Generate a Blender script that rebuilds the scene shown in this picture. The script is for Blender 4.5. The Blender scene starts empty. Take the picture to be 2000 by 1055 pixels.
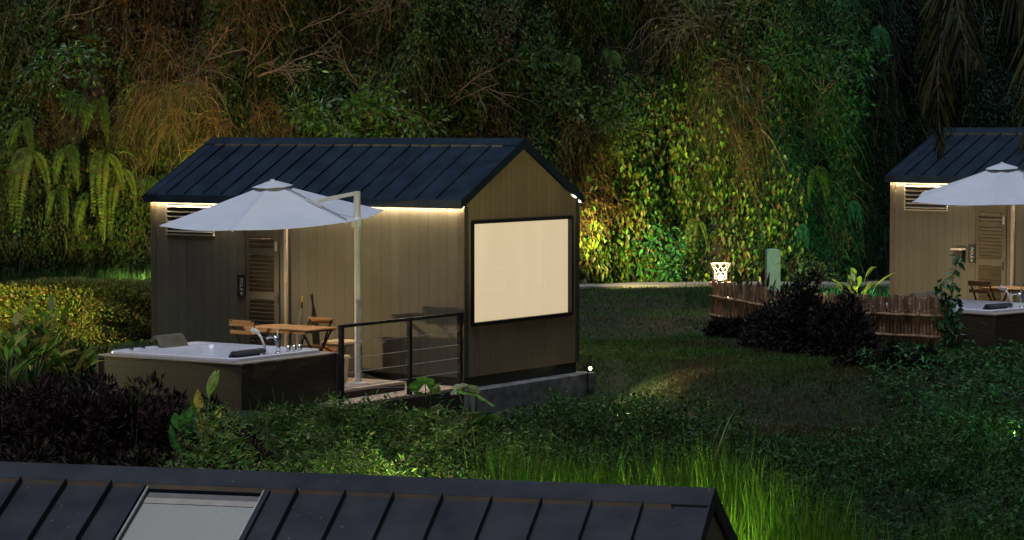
import bpy, math, random
import numpy as np
from mathutils import Vector, Matrix
R = math.radians
S = bpy.context.scene
col = S.collection
# ---------------------------------------------------------------- camera
CZ = 3.69; PITCH = 0.056; FPX = 4980.0
cd = bpy.data.cameras.new('camera'); cam = bpy.data.objects.new('camera', cd); col.objects.link(cam)
cd.sensor_width = 36; cd.lens = FPX/2000*36; cd.clip_start = .5; cd.clip_end = 2000
cam.location = (0, 0, CZ); cam.rotation_euler = (R(90)-PITCH, 0, 0); S.camera = cam
# ---------------------------------------------------------------- world: deep dusk sky
W = bpy.data.worlds.new('World'); S.world = W; W.use_nodes = True
wn = W.node_tree.nodes; wl = W.node_tree.links
bg = wn['Background']; sky = wn.new('ShaderNodeTexSky'); sky.sky_type = 'NISHITA'; sky.sun_disc = False
sky.sun_elevation = R(1.0); sky.sun_rotation = R(200); sky.air_density = 1.6; sky.dust_density = .6; sky.ozone_density = 3
tint = wn.new('ShaderNodeMix'); tint.data_type = 'RGBA'; tint.blend_type = 'MULTIPLY'; tint.inputs[0].default_value = 1
tint.inputs[7].default_value = (.80, .90, 1.0, 1)
wl.new(sky.outputs[0], tint.inputs[6]); wl.new(tint.outputs[2], bg.inputs[0]); bg.inputs[1].default_value = .15*.68
SKYMAX = 1.0
sd = bpy.data.lights.new('sun', 'SUN'); sd.energy = .95; sd.angle = R(25); sd.color = (.75, .82, 1.0)
so = bpy.data.objects.new('sun', sd); col.objects.link(so); so.rotation_euler = (R(16), 0, R(-25))
S.view_settings.view_transform = 'Standard'; S.view_settings.look = 'None'
S.view_settings.exposure = 1.0; S.view_settings.gamma = 1
S.render.engine = 'CYCLES'
S.cycles.max_bounces = 5; S.cycles.diffuse_bounces = 3; S.cycles.transmission_bounces = 3; S.cycles.transparent_max_bounces = 6
S.cycles.sample_clamp_indirect = 3; S.cycles.use_light_tree = True
try: S.cycles.use_denoising = True
except Exception: pass
rng = np.random.default_rng(7); random.seed(7)
# ---------------------------------------------------------------- helpers
def tag(o, label=None, cat=None, group=None, kind=None):
    if label: o['label'] = label
    if cat: o['category'] = cat
    if group: o['group'] = group
    if kind: o['kind'] = kind
    return o
def empty(name, loc, rz=0, label=None, cat=None, group=None, kind=None):
    o = bpy.data.objects.new(name, None); col.objects.link(o); o.location = loc; o.rotation_euler = (0, 0, rz)
    o.empty_display_size = .2
    return tag(o, label, cat, group, kind)
def kids(o): return [c for c in bpy.data.objects if c.parent == o]
def copy_tree(o, parent=None):
    ch = kids(o)
    c = o.copy(); col.objects.link(c); c.parent = parent
    for k in ch: copy_tree(k, c)
    return c
def at(px, py, d):
    """a point seen at photo pixel (px,py), d metres in front"""
    c, s = math.cos(PITCH), math.sin(PITCH)
    a = (px-1000)/FPX; b = (527.5-py)/FPX
    X, Y, Z = a, c+b*s, -s+b*c
    k = d/Y
    return Vector((X*k, d, CZ+Z*k))
class MB:
    def __init__(s): s.v = []; s.f = []; s.c = None; s.sm = False
    def add(s, vs, fs):
        n = len(s.v); s.v += [tuple(p) for p in vs]; s.f += [tuple(i+n for i in f) for f in fs]; return s
    def box(s, x0, x1, y0, y1, z0, z1):
        return s.add([(x0,y0,z0),(x1,y0,z0),(x1,y1,z0),(x0,y1,z0),(x0,y0,z1),(x1,y0,z1),(x1,y1,z1),(x0,y1,z1)],
                     [(0,3,2,1),(4,5,6,7),(0,1,5,4),(1,2,6,5),(2,3,7,6),(3,0,4,7)])
    def bar(s, a, b, w, h=None, up=(0,0,1)):
        a = Vector(a); b = Vector(b); h = h or w; d = (b-a).normalized(); up = Vector(up)
        if abs(d.dot(up)) > .98: up = Vector((1,0,0))
        x = d.cross(up).normalized()*w/2; y = x.cross(d).normalized()*h/2
        vs = [p+i*x+j*y for p in (a,b) for i,j in ((-1,-1),(1,-1),(1,1),(-1,1))]
        return s.add(vs, [(0,3,2,1),(4,5,6,7),(0,1,5,4),(1,2,6,5),(2,3,7,6),(3,0,4,7)])
    def tube(s, pts, r, n=8, caps=True):
        pts = [Vector(p) for p in pts]; m = len(pts); rs = r if isinstance(r,(list,tuple)) else [r]*m
        vs = []; ref = None
        for i,p in enumerate(pts):
            t = (pts[min(i+1,m-1)]-pts[max(i-1,0)])
            t = t.normalized() if t.length > 1e-9 else Vector((0,0,1))
            if ref is None: ref = Vector((1,0,0)) if abs(t.x) < .9 else Vector((0,1,0))
            x = (ref-t*ref.dot(t)).normalized(); ref = x; y = t.cross(x)
            vs += [p+(x*math.cos(2*math.pi*k/n)+y*math.sin(2*math.pi*k/n))*rs[i] for k in range(n)]
        fs = [(i*n+k, i*n+(k+1)%n, (i+1)*n+(k+1)%n, (i+1)*n+k) for i in range(m-1) for k in range(n)]
        if caps: fs += [tuple(reversed(range(n))), tuple((m-1)*n+k for k in range(n))]
        return s.add(vs, fs)
    def lathe(s, prof, c=(0,0,0), n=20):
        c = Vector(c); m = len(prof)
        vs = [(c.x+r*math.cos(2*math.pi*k/n), c.y+r*math.sin(2*math.pi*k/n), c.z+z) for r,z in prof for k in range(n)]
        fs = [(i*n+k, i*n+(k+1)%n, (i+1)*n+(k+1)%n, (i+1)*n+k) for i in range(m-1) for k in range(n)]
        fs += [tuple(reversed(range(n))), tuple((m-1)*n+k for k in range(n))]
        return s.add(vs, fs)
    def build(s, name, mat, parent=None, bevel=0, smooth=False):
        me = bpy.data.meshes.new(name); me.from_pydata(s.v, [], s.f); me.validate()
        me.materials.append(mat)
        if smooth: me.shade_smooth()
        o = bpy.data.objects.new(name, me); col.objects.link(o); o.parent = parent
        if bevel:
            b = o.modifiers.new('b', 'BEVEL'); b.width = bevel; b.segments = 2; b.limit_method = 'ANGLE'; b.angle_limit = R(35)
        return o
class FO:
    """many small leaves and blades, built with numpy"""
    def __init__(s): s.V = []; s.F = []; s.n = 0; s.C = []
    def leaves(s, P, D, N, L, Wd, C, fold=.25):
        P = np.asarray(P,float); D = nrm(D); side = nrm(np.cross(D, N)); up = np.cross(side, D)
        L = np.broadcast_to(L, len(P))[:,None]; Wd = np.broadcast_to(Wd, len(P))[:,None]
        a = P; b = P+D*L*.42+side*Wd*.5+up*Wd*fold; c = P+D*L - up*L*.08; d = P+D*L*.42-side*Wd*.5+up*Wd*fold
        V = np.stack([a,b,c,d],1).reshape(-1,3)
        i = np.arange(len(P))[:,None]*4+s.n
        s.V.append(V); s.F.append(np.concatenate([np.stack([i,i+1,i+2,i+2],2), np.stack([i,i+2,i+3,i+3],2)],1).reshape(-1,4))
        s.C.append(np.repeat(np.broadcast_to(C,(len(P),3)),4,0)); s.n += len(V)
    def ribbons(s, P, D, L, Wd, C, droop=.3, segs=4, prof='blade', side=None, wig=0):
        P = np.asarray(P,float); D = nrm(D); n = len(P)
        L = np.broadcast_to(L,n)[:,None]; Wd = np.broadcast_to(Wd,n)[:,None]; dr = np.broadcast_to(droop,n)[:,None]
        if side is None:
            a = rng.uniform(0, 2*np.pi, n); r = np.stack([np.cos(a),np.sin(a),rng.normal(0,.2,n)],1); side = np.cross(D, r)
        side = nrm(side); rows = []
        wv = rng.normal(0,1,(n,3))
        for k in range(segs+1):
            t = k/segs
            if prof == 'blade': w = max(.03, 1-t**1.5)
            elif prof == 'leaf': w = max(.04, math.sin(math.pi*min(1,(t*.93+.04))**.85))
            else: w = 1
            c = P+D*L*t+np.array([0,0,-1.])*dr*L*t*t+wv*wig*L*math.sin(t*4)
            rows.append(np.stack([c-side*Wd*w*.5, c+side*Wd*w*.5],1))
        V = np.stack(rows,1).reshape(-1,3); m = (segs+1)*2
        i = (np.arange(n)*m)[:,None]+np.arange(segs)[None]*2+s.n
        s.V.append(V); s.F.append(np.stack([i,i+1,i+3,i+2],2).reshape(-1,4))
        s.C.append(np.repeat(np.broadcast_to(C,(n,3)),m,0)); s.n += len(V)
    def build(s, name, mat, parent=None):
        V = np.concatenate(s.V).astype(np.float32); F = np.concatenate(s.F); C = np.concatenate(s.C)
        me = bpy.data.meshes.new(name)
        tri = F[:,2] == F[:,3]
        T = F[tri][:,:3]; Q = F[~tri]
        loops = np.concatenate([T.reshape(-1), Q.reshape(-1)]).astype(np.int32)
        tot = np.concatenate([np.full(len(T),3), np.full(len(Q),4)]).astype(np.int32)
        st = np.concatenate([[0], np.cumsum(tot)[:-1]]).astype(np.int32)
        me.vertices.add(len(V)); me.vertices.foreach_set('co', V.reshape(-1))
        me.loops.add(len(loops)); me.loops.foreach_set('vertex_index', loops)
        me.polygons.add(len(tot)); me.polygons.foreach_set('loop_start', st)
        me.update(calc_edges=True)
        at_ = me.color_attributes.new('tint', 'FLOAT_COLOR', 'POINT')
        at_.data.foreach_set('color', np.concatenate([C, np.ones((len(C),1))],1).astype(np.float32).reshape(-1))
        me.materials.append(mat)
        o = bpy.data.objects.new(name, me); col.objects.link(o); o.parent = parent
        return o
def nrm(a):
    a = np.asarray(a,float); return a/np.maximum(np.linalg.norm(a,axis=-1,keepdims=True),1e-9)
_T = np.random.default_rng(3).random((64,64,8))
def vnoise(x, y, k=0):
    x = np.asarray(x,float); y = np.asarray(y,float); xi = np.floor(x).astype(int); yi = np.floor(y).astype(int)
    fx = x-xi; fy = y-yi; fx = fx*fx*(3-2*fx); fy = fy*fy*(3-2*fy); T = _T[:,:,k%8]
    g = lambda i,j: T[(xi+i)%64,(yi+j)%64]
    return (g(0,0)*(1-fx)+g(1,0)*fx)*(1-fy)+(g(0,1)*(1-fx)+g(1,1)*fx)*fy
def fbm(x, y, o=4, k=0):
    s = 0; a = .5; t = 0
    for i in range(o): s = s+a*vnoise(x*2**i+i*7.3, y*2**i+i*3.1, k+i); t += a; a *= .5
    return s/t
def vary(C, n, hue=.15, val=.35):
    C = np.asarray(C,float); v = np.exp(rng.normal(0,val,(n,1)))
    return np.clip(C*v*(1+rng.normal(0,hue,(n,3))), .002, .6)
# ---------------------------------------------------------------- materials
def mat(name): m = bpy.data.materials.new(name); m.use_nodes = True; return m, m.node_tree.nodes, m.node_tree.links, m.node_tree.nodes['Principled BSDF']
def plain(name, c, rough=.5, metal=0, spec=.5, var=.15, scale=6, stretch=(1,1,1), bump=0, c2=None):
    m, n, l, b = mat(name)
    tc = n.new('ShaderNodeTexCoord'); mp = n.new('ShaderNodeMapping'); mp.inputs['Scale'].default_value = stretch
    no = n.new('ShaderNodeTexNoise'); no.inputs['Scale'].default_value = scale; no.inputs['Detail'].default_value = 6
    cr = n.new('ShaderNodeValToRGB'); e = cr.color_ramp.elements
    e[0].position = .3; e[1].position = .7
    e[0].color = (*[x*(1-var) for x in c],1); e[1].color = (*[x*(1+var) for x in (c2 or c)],1)
    l.new(tc.outputs['Object'], mp.inputs[0]); l.new(mp.outputs[0], no.inputs['Vector']); l.new(no.outputs[0], cr.inputs[0]); l.new(cr.outputs[0], b.inputs['Base Color'])
    mr = n.new('ShaderNodeMapRange'); mr.inputs[3].default_value = max(0,rough-.1); mr.inputs[4].default_value = min(1,rough+.12)
    l.new(no.outputs[0], mr.inputs[0]); l.new(mr.outputs[0], b.inputs['Roughness'])
    b.inputs['Metallic'].default_value = metal; b.inputs['Specular IOR Level'].default_value = spec
    if bump:
        bp = n.new('ShaderNodeBump'); bp.inputs['Strength'].default_value = bump; bp.inputs['Distance'].default_value = .01
        l.new(no.outputs[0], bp.inputs['Height']); l.new(bp.outputs[0], b.inputs['Normal'])
    return m
def boards(name, c, c2, pitch=.175, axis='xy', rough=.5, groove=.012, grain=(14,14,1.2), wear=.3, gd=.3):
    """planks: a groove every `pitch`, each board its own tone, grain along the board"""
    m, n, l, b = mat(name)
    tc = n.new('ShaderNodeTexCoord'); sx = n.new('ShaderNodeSeparateXYZ'); l.new(tc.outputs['Object'], sx.inputs[0])
    def math_(op, a, bb=None):
        q = n.new('ShaderNodeMath'); q.operation = op
        for i,v in enumerate((a,bb)):
            if v is None: continue
            if isinstance(v,(int,float)): q.inputs[i].default_value = v
            else: l.new(v, q.inputs[i])
        return q.outputs[0]
    co = math_('ADD', sx.outputs['X'], sx.outputs['Y']) if axis == 'xy' else sx.outputs[axis.upper()]
    t = math_('DIVIDE', math_('ADD', co, 50.0), pitch); fr = math_('FRACT', t); idx = math_('FLOOR', t)
    g = math_('LESS_THAN', fr, groove/pitch)
    wn_ = n.new('ShaderNodeTexWhiteNoise'); wn_.noise_dimensions = '1D'; l.new(idx, wn_.inputs['W'])
    mp = n.new('ShaderNodeMapping'); mp.inputs['Scale'].default_value = grain; l.new(tc.outputs['Object'], mp.inputs[0])
    no = n.new('ShaderNodeTexNoise'); no.inputs['Scale'].default_value = 2.2; no.inputs['Detail'].default_value = 8; no.inputs['Roughness'].default_value = .65
    l.new(mp.outputs[0], no.inputs['Vector'])
    big = n.new('ShaderNodeTexNoise'); big.inputs['Scale'].default_value = 1.3; big.inputs['Detail'].default_value = 5; l.new(tc.outputs['Object'], big.inputs['Vector'])
    f = math_('ADD', math_('MULTIPLY', no.outputs[0], .5), math_('MULTIPLY', wn_.outputs[0], .13)); f = math_('ADD', f, math_('MULTIPLY', big.outputs[0], wear))
    cr = n.new('ShaderNodeValToRGB'); cr.color_ramp.elements[0].position = .3; cr.color_ramp.elements[1].position = .75
    cr.color_ramp.elements[0].color = (*c,1); cr.color_ramp.elements[1].color = (*c2,1); l.new(f, cr.inputs[0])
    mx = n.new('ShaderNodeMix'); mx.data_type = 'RGBA'; l.new(g, mx.inputs[0]); l.new(cr.outputs[0], mx.inputs[6]); mx.inputs[7].default_value = (c[0]*gd,c[1]*gd,c[2]*gd,1)
    l.new(mx.outputs[2], b.inputs['Base Color'])
    mr = n.new('ShaderNodeMapRange'); mr.inputs[3].default_value = rough-.12; mr.inputs[4].default_value = rough+.15; l.new(no.outputs[0], mr.inputs[0]); l.new(mr.outputs[0], b.inputs['Roughness'])
    h = math_('SUBTRACT', math_('MULTIPLY', no.outputs[0], .25), g)
    bp = n.new('ShaderNodeBump'); bp.inputs['Strength'].default_value = .5; bp.inputs['Distance'].default_value = .006; l.new(h, bp.inputs['Height']); l.new(bp.outputs[0], b.inputs['Normal'])
    return m
def leafmat(name, rough=.5, trans=.3, spec=.2):
    m, n, l, b = mat(name)
    a = n.new('ShaderNodeAttribute'); a.attribute_name = 'tint'
    tc = n.new('ShaderNodeTexCoord'); no = n.new('ShaderNodeTexNoise'); no.inputs['Scale'].default_value = 9; l.new(tc.outputs['Object'], no.inputs['Vector'])
    mr = n.new('ShaderNodeMapRange'); mr.inputs[1].default_value = .3; mr.inputs[2].default_value = .7; mr.inputs[3].default_value = .65; mr.inputs[4].default_value = 1.35; l.new(no.outputs[0], mr.inputs[0])
    vm = n.new('ShaderNodeVectorMath'); vm.operation = 'SCALE'; l.new(a.outputs['Color'], vm.inputs[0]); l.new(mr.outputs[0], vm.inputs['Scale'])
    l.new(vm.outputs[0], b.inputs['Base Color']); b.inputs['Roughness'].default_value = rough; b.inputs['Specular IOR Level'].default_value = spec
    tr = n.new('ShaderNodeBsdfTranslucent'); l.new(vm.outputs[0], tr.inputs['Color'])
    mx = n.new('ShaderNodeMixShader'); mx.inputs[0].default_value = trans
    l.new(b.outputs[0], mx.inputs[1]); l.new(tr.outputs[0], mx.inputs[2]); l.new(mx.outputs[0], n['Material Output'].inputs[0])
    return m
def glow(name, c, s):
    m, n, l, b = mat(name); b.inputs['Base Color'].default_value = (.8,.8,.8,1)
    b.inputs['Emission Color'].default_value = (*c,1); b.inputs['Emission Strength'].default_value = s; return m
M = {}
M['siding'] = boards('dark_timber_siding', (.059,.055,.039), (.106,.099,.069), groove=.007, gd=.42, wear=.5)
M['siding_gable'] = boards('brightened_gable_siding', (.26,.165,.09), (.37,.245,.14), pitch=.14, groove=.006, gd=.55, wear=.5)  # same cladding as the long walls, brightened and warmed in place of light
M['trim'] = plain('corner_trim_paint', (.085,.070,.045), .45, var=.2)
M['door'] = plain('door_timber', (.075,.060,.036), .45, var=.25, scale=5, stretch=(1,1,.3))
M['louvre'] = plain('louvre_timber', (.085,.066,.038), .4, var=.3, scale=5, stretch=(1,1,8))
M['jamb'] = plain('pale_jamb', (.42,.36,.27), .4)
M['roof'] = plain('blue_black_roof_sheet', (.008,.018,.031), .5, spec=.3, var=.35, scale=3, c2=(.010,.021,.035))
M['lip'] = plain('lit_brown_flashing_lip', (.20,.15,.09), .5)  # brown flashing, its warm lit edge put into a lighter colour
M['black'] = plain('black_metal', (.012,.013,.014), .4)
M['frame'] = plain('black_window_frame', (.010,.010,.011), .35)
M['concrete'] = plain('stained_concrete', (.20,.165,.13), .85, var=.45, scale=5, bump=.5, c2=(.22,.21,.19))
M['white_metal'] = plain('white_powder_coat', (.60,.58,.54), .35, var=.06)
M['canvas'] = plain('off_white_canvas', (.66,.67,.68), .8, var=.05, scale=3, bump=.15)
M['acrylic'] = plain('white_acrylic', (.72,.70,.72), .18, var=.04)
M['chrome'] = plain('chrome', (.75,.74,.72), .12, metal=1, var=.03)
M['tubwood'] = boards('tub_casing_planks', (.032,.022,.015), (.078,.054,.036), pitch=.09, axis='z', groove=.006, grain=(1.2,1.2,14))
M['pillow'] = plain('olive_grey_vinyl', (.15,.13,.09), .55, var=.25)
M['pillow_dark'] = plain('black_vinyl', (.03,.03,.035), .4)
M['deck'] = boards('pale_deck_boards', (.36,.28,.20), (.50,.41,.31), pitch=.12, axis='x', groove=.006, grain=(14,1.2,14))
M['deck_dark'] = plain('dark_deck_fascia', (.05,.032,.022), .7, var=.3, stretch=(1,1,10))
M['acacia'] = boards('acacia_slats', (.34,.18,.075), (.50,.29,.13), pitch=.055, axis='y', groove=.006, grain=(1.5,14,14), rough=.4)
M['acacia_x'] = boards('acacia_slats_cross', (.30,.15,.06), (.44,.24,.10), pitch=.055, axis='z', groove=.004, grain=(1.5,14,14), rough=.4)
M['cable'] = plain('steel_cable', (.5,.46,.40), .4, metal=.2)
M['orange_wood'] = boards('orange_wood_front', (.36,.13,.035), (.50,.22,.07), pitch=.16, axis='x', groove=.003)
M['grey_box'] = plain('grey_fabric_box', (.19,.17,.14), .7)
M['cream'] = plain('cream_plastic', (.62,.50,.36), .45, var=.1)
M['bamboo'] = plain('brown_bamboo', (.17,.100,.050), .45, var=.55, scale=7, stretch=(1,1,.35), c2=(.31,.19,.10))
M['green_paint'] = plain('pale_green_paint', (.16,.34,.25), .55, var=.12)
M['dial'] = plain('grey_dial', (.25,.25,.25), .3)
M['letters'] = plain('white_lettering', (.45,.45,.40), .5, var=.03)
M['grey_cloth'] = plain('grey_umbrella_cloth', (.20,.19,.20), .6)
M['yellow'] = plain('yellow_handle', (.45,.33,.06), .4)
M['path'] = plain('concrete_path', (.30,.26,.22), .85, var=.2, bump=.4)
M['bark'] = plain('pale_bark', (.13,.09,.06), .85, var=.4, bump=.5)
M['palm_bark'] = plain('palm_bark', (.10,.085,.065), .9, var=.4, scale=12, stretch=(.3,.3,3), bump=.6)
M['leaf'] = leafmat('leaf'); M['gloss_leaf'] = leafmat('gloss_leaf', .35, .25, .35); M['dry'] = leafmat('dry_grass', .8, .15, .1)
M['purple'] = leafmat('purple_leaf', .6, .12, .10)
M['blind'] = glow('lit_roller_blind', (1.0,.79,.50), .32); M['blind'].node_tree.nodes['Principled BSDF'].inputs['Base Color'].default_value = (.3,.26,.2,1)
bn, bl_ = M['blind'].node_tree.nodes, M['blind'].node_tree.links
bt = bn.new('ShaderNodeTexCoord'); bm = bn.new('ShaderNodeMapping'); bm.inputs['Scale'].default_value = (1,2.2,.25); bx = bn.new('ShaderNodeTexNoise'); bx.inputs['Scale'].default_value = 1.4; bx.inputs['Detail'].default_value = 4
br_ = bn.new('ShaderNodeMapRange'); br_.inputs[1].default_value = .3; br_.inputs[2].default_value = .7; br_.inputs[3].default_value = .335; br_.inputs[4].default_value = .355
bl_.new(bt.outputs['Object'], bm.inputs[0]); bl_.new(bm.outputs[0], bx.inputs['Vector']); bl_.new(bx.outputs[0], br_.inputs[0]); bl_.new(br_.outputs[0], bn['Principled BSDF'].inputs['Emission Strength'])
M['skyblind'] = plain('grey_skylight_blind', (.50,.47,.38), .25, var=.04, scale=1.5)
M['skyrail'] = plain('beige_blind_rail', (.50,.42,.33), .5)
M['alu'] = plain('bare_aluminium', (.55,.53,.48), .4, metal=.5)
M['led'] = glow('warm_led', (1.0,.73,.47), 165)
M['bulb'] = glow('warm_bulb', (1.0,.66,.40), 2.2)
M['shade'] = glow('glowing_woven_shade', (1.0,.70,.52), .55)
M['shade'].node_tree.nodes['Principled BSDF'].inputs['Base Color'].default_value = (.22,.17,.12,1)
M['lens'] = glow('spot_lens', (1.0,.75,.35), 12)
# roof dust: small pale specks
def specks(m, amount):
    n, l = m.node_tree.nodes, m.node_tree.links; b = n['Principled BSDF']; src = b.inputs['Base Color'].links[0].from_socket
    tc = n.new('ShaderNodeTexCoord'); v = n.new('ShaderNodeTexVoronoi'); v.inputs['Scale'].default_value = 11; l.new(tc.outputs['Object'], v.inputs['Vector'])
    no = n.new('ShaderNodeTexNoise'); no.inputs['Scale'].default_value = 1.1; l.new(tc.outputs['Object'], no.inputs['Vector'])
    sep = n.new('ShaderNodeSeparateColor'); l.new(v.outputs['Color'], sep.inputs[0])
    th = n.new('ShaderNodeMath'); th.operation = 'MULTIPLY'; th.inputs[1].default_value = amount; l.new(sep.outputs[0], th.inputs[0])
    lt = n.new('ShaderNodeMath'); lt.operation = 'LESS_THAN'; l.new(v.outputs['Distance'], lt.inputs[0]); l.new(th.outputs[0], lt.inputs[1])
    mu = n.new('ShaderNodeMath'); mu.operation = 'MULTIPLY'; mu.inputs[1].default_value = .6; l.new(lt.outputs[0], mu.inputs[0])
    mx = n.new('ShaderNodeMix'); mx.data_type = 'RGBA'; l.new(mu.outputs[0], mx.inputs[0]); l.new(src, mx.inputs[6]); mx.inputs[7].default_value = (.20,.19,.17,1)
    l.new(mx.outputs[2], b.inputs['Base Color'])
M['roof_dusty'] = plain('dusty_grey_roof_sheet', (.019,.020,.024), .5, spec=.35, var=.3, scale=3, c2=(.026,.026,.027)); specks(M['roof_dusty'], .10)
def text_mesh(body, size, name, m, parent, loc, rot):
    cu = bpy.data.curves.new(name, 'FONT'); cu.body = body; cu.size = size; cu.extrude = .002; cu.align_x = 'CENTER'; cu.align_y = 'CENTER'
    t = bpy.data.objects.new('t', cu); col.objects.link(t)
    dg = bpy.context.evaluated_depsgraph_get(); me = bpy.data.meshes.new_from_object(t.evaluated_get(dg)); bpy.data.objects.remove(t)
    me.materials.clear(); me.materials.append(m)
    o = bpy.data.objects.new(name, me); col.objects.link(o); o.parent = parent; o.location = loc; o.rotation_euler = rot; return o
# ---------------------------------------------------------------- terrain
def crest(x): return np.interp(x, [-14,-6,-3.6,-1.6,-.9,0,1.0,1.7,2.6,4.2,5.2,6.2,8,14], [33,33,32.9,34.8,37.6,39.6,40.8,40.7,39.2,38.0,38.6,39.2,39.0,38.5])
def ground_z(x, y):
    x = np.asarray(x,float); y = np.asarray(y,float)
    t = crest(x)+.5*(fbm(x*.7+3, y*.3, 2)-.5)-y
    z = np.interp(t, [-12,-3,-.4,.3,1.6,7,11,17], [.2,0,-.05,-.16,-.62,-1.0,-1.35,-2.42])
    z = z+.20*np.clip((x-4.8)/1.5,0,1)*np.clip((t*-1+3)/3,0,1)*np.clip((49-y)/4,0,1)
    k = np.clip((24.0-y)/2.2, 0, 1); z = z*(1-k)+(-2.42)*k
    # keep the ground below the deck and the tub
    m = np.clip(1-np.hypot((x+2.6)/2.6, (y-36)/2.6), 0, 1); z = z-.35*np.minimum(1, m*3)*(t<1)
    return z+.10*(fbm(x*1.3, y*1.3, 3, 2)-.5)
gm, n_, l_, b_ = mat('grassy_soil')
tc = n_.new('ShaderNodeTexCoord'); no = n_.new('ShaderNodeTexNoise'); no.inputs['Scale'].default_value = .9; no.inputs['Detail'].default_value = 10
cr = n_.new('ShaderNodeValToRGB'); cr.color_ramp.elements[0].position = .38; cr.color_ramp.elements[1].position = .62
cr.color_ramp.elements[0].color = (.012,.022,.005,1); cr.color_ramp.elements[1].color = (.026,.029,.009,1)
l_.new(tc.outputs['Object'], no.inputs['Vector']); l_.new(no.outputs[0], cr.inputs[0]); l_.new(cr.outputs[0], b_.inputs['Base Color']); b_.inputs['Roughness'].default_value = .95
no2 = n_.new('ShaderNodeTexNoise'); no2.inputs['Scale'].default_value = 25; no2.inputs['Detail'].default_value = 6; l_.new(tc.outputs['Object'], no2.inputs['Vector'])
bp_ = n_.new('ShaderNodeBump'); bp_.inputs['Strength'].default_value = 1; bp_.inputs['Distance'].default_value = .04; l_.new(no2.outputs[0], bp_.inputs['Height']); l_.new(bp_.outputs[0], b_.inputs['Normal'])
M['soil'] = gm
def grid_obj(name, X, Y, Z, m, kind='structure'):
    h, w = X.shape; V = np.stack([X,Y,Z],2).reshape(-1,3)
    i = np.arange(h*w).reshape(h,w); F = np.stack([i[:-1,:-1],i[:-1,1:],i[1:,1:],i[1:,:-1]],2).reshape(-1,4)
    me = bpy.data.meshes.new(name); me.from_pydata(V.tolist(), [], F.tolist()); me.materials.append(m); me.shade_smooth()
    o = bpy.data.objects.new(name, me); col.objects.link(o); o['kind'] = kind; return o
xs = np.concatenate([[-260,-120,-60,-30,-20], np.arange(-15,20.01,.3), [26,36,60,120,260]])
ys = np.concatenate([[-220,-90,-30,0,10], np.arange(14,70.01,.3), [80,120,220]])
GX, GY = np.meshgrid(xs, ys); grid_obj('ground', GX, GY, ground_z(GX,GY), M['soil'])
# path at the foot of the cliff
def cliff_base(x): return np.interp(x, [-40,-16,-8,-3,2.5,7.6,8.6,10,24,40], [50,51,51.8,53.5,57.3,57.4,59.5,67,69,71])
px_ = np.arange(-12, 11, .4); e0 = np.minimum(cliff_base(px_)-1.9, 55.9); e1 = e0+1.0
PX = np.stack([px_,px_]); PY = np.stack([e0,e1]); PZ = ground_z(PX,PY).max(0)[None].repeat(2,0)+.05
pth = MB()
for i in range(len(px_)-1):
    a = [(PX[0,i],PY[0,i],PZ[0,i]),(PX[0,i+1],PY[0,i+1],PZ[0,i+1]),(PX[1,i+1],PY[1,i+1],PZ[1,i+1]),(PX[1,i],PY[1,i],PZ[1,i])]
    pth.add(a+[(p[0],p[1],p[2]-.14) for p in a], [(0,1,2,3),(0,4,5,1),(3,2,6,7)])
po = pth.build('path', M['path']); po['kind'] = 'structure'
# ---------------------------------------------------------------- cliff
def cliff_y(x, z):
    x = np.asarray(x,float); z = np.asarray(z,float)
    y = cliff_base(x)+.10*z+.35*np.clip(z-8,0,99)
    fold = fbm(x*.55+9, z*.16+2, 3, 1)-.5
    y = y+3.0*fold*np.clip(z/1.5,.15,1)+1.0*(fbm(x*1.7, z*.5+5, 3, 3)-.5)*np.clip(z/1.5,.2,1)
    return y
cx_ = np.arange(-40, 40.01, .3); cz_ = np.concatenate([np.arange(-.6, 11.01, .25), [13,16,20]])
CX, CZZ = np.meshgrid(cx_, cz_)
cm = plain('dark_cliff_earth', (.009,.008,.005), .95, var=.6, scale=4, bump=1, c2=(.018,.014,.008)); M['earth'] = cm
co_ = grid_obj('cliff_face', CX, cliff_y(CX,CZZ), CZZ, cm)
# ---------------------------------------------------------------- lamps in their fixtures
def garden_spot(loc, target, watt, colr, size, label, blend=.6, hh=.22):
    t = empty('garden_spotlight', loc, 0, label, 'spotlight')
    d = (Vector(target)-Vector(loc)).normalized(); h = Vector((0,0,hh))
    MB().tube([(0,0,-.05),(0,0,hh-.05)], .012, 6).build('spike', M['black'], t)
    MB().tube([h-d*.09, h-d*.06, h+d*.04, h+d*.06], [.03,.045,.05,.055], 12).build('housing', M['black'], t, smooth=False)
    MB().tube([h+d*.045, h+d*.065, h+d*.08, h+d*.088], [.030,.026,.018,.008], 12).build('lens', M['lens'], t)
    ld = bpy.data.lights.new('spot', 'SPOT'); ld.energy = watt; ld.color = colr; ld.spot_size = R(size); ld.spot_blend = blend; ld.shadow_soft_size = .05
    lo = bpy.data.objects.new('lamp', ld); col.objects.link(lo); lo.parent = t; lo.location = h+d*.11
    lo.rotation_euler = d.to_track_quat('-Z','Y').to_euler(); return t
def gspot(px, d, tx, ty, td, watt, colr, size, label, blend=.6, hh=.22):
    p = at(px, 600, d); z = float(ground_z(p.x, p.y))
    return garden_spot((p.x,p.y,z), at(tx,ty,td), watt, colr, size, label, blend, hh)
WARM = (1.0,.70,.34); YEL = (1.0,.80,.30); GRN = (.18,1.0,.42)
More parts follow.
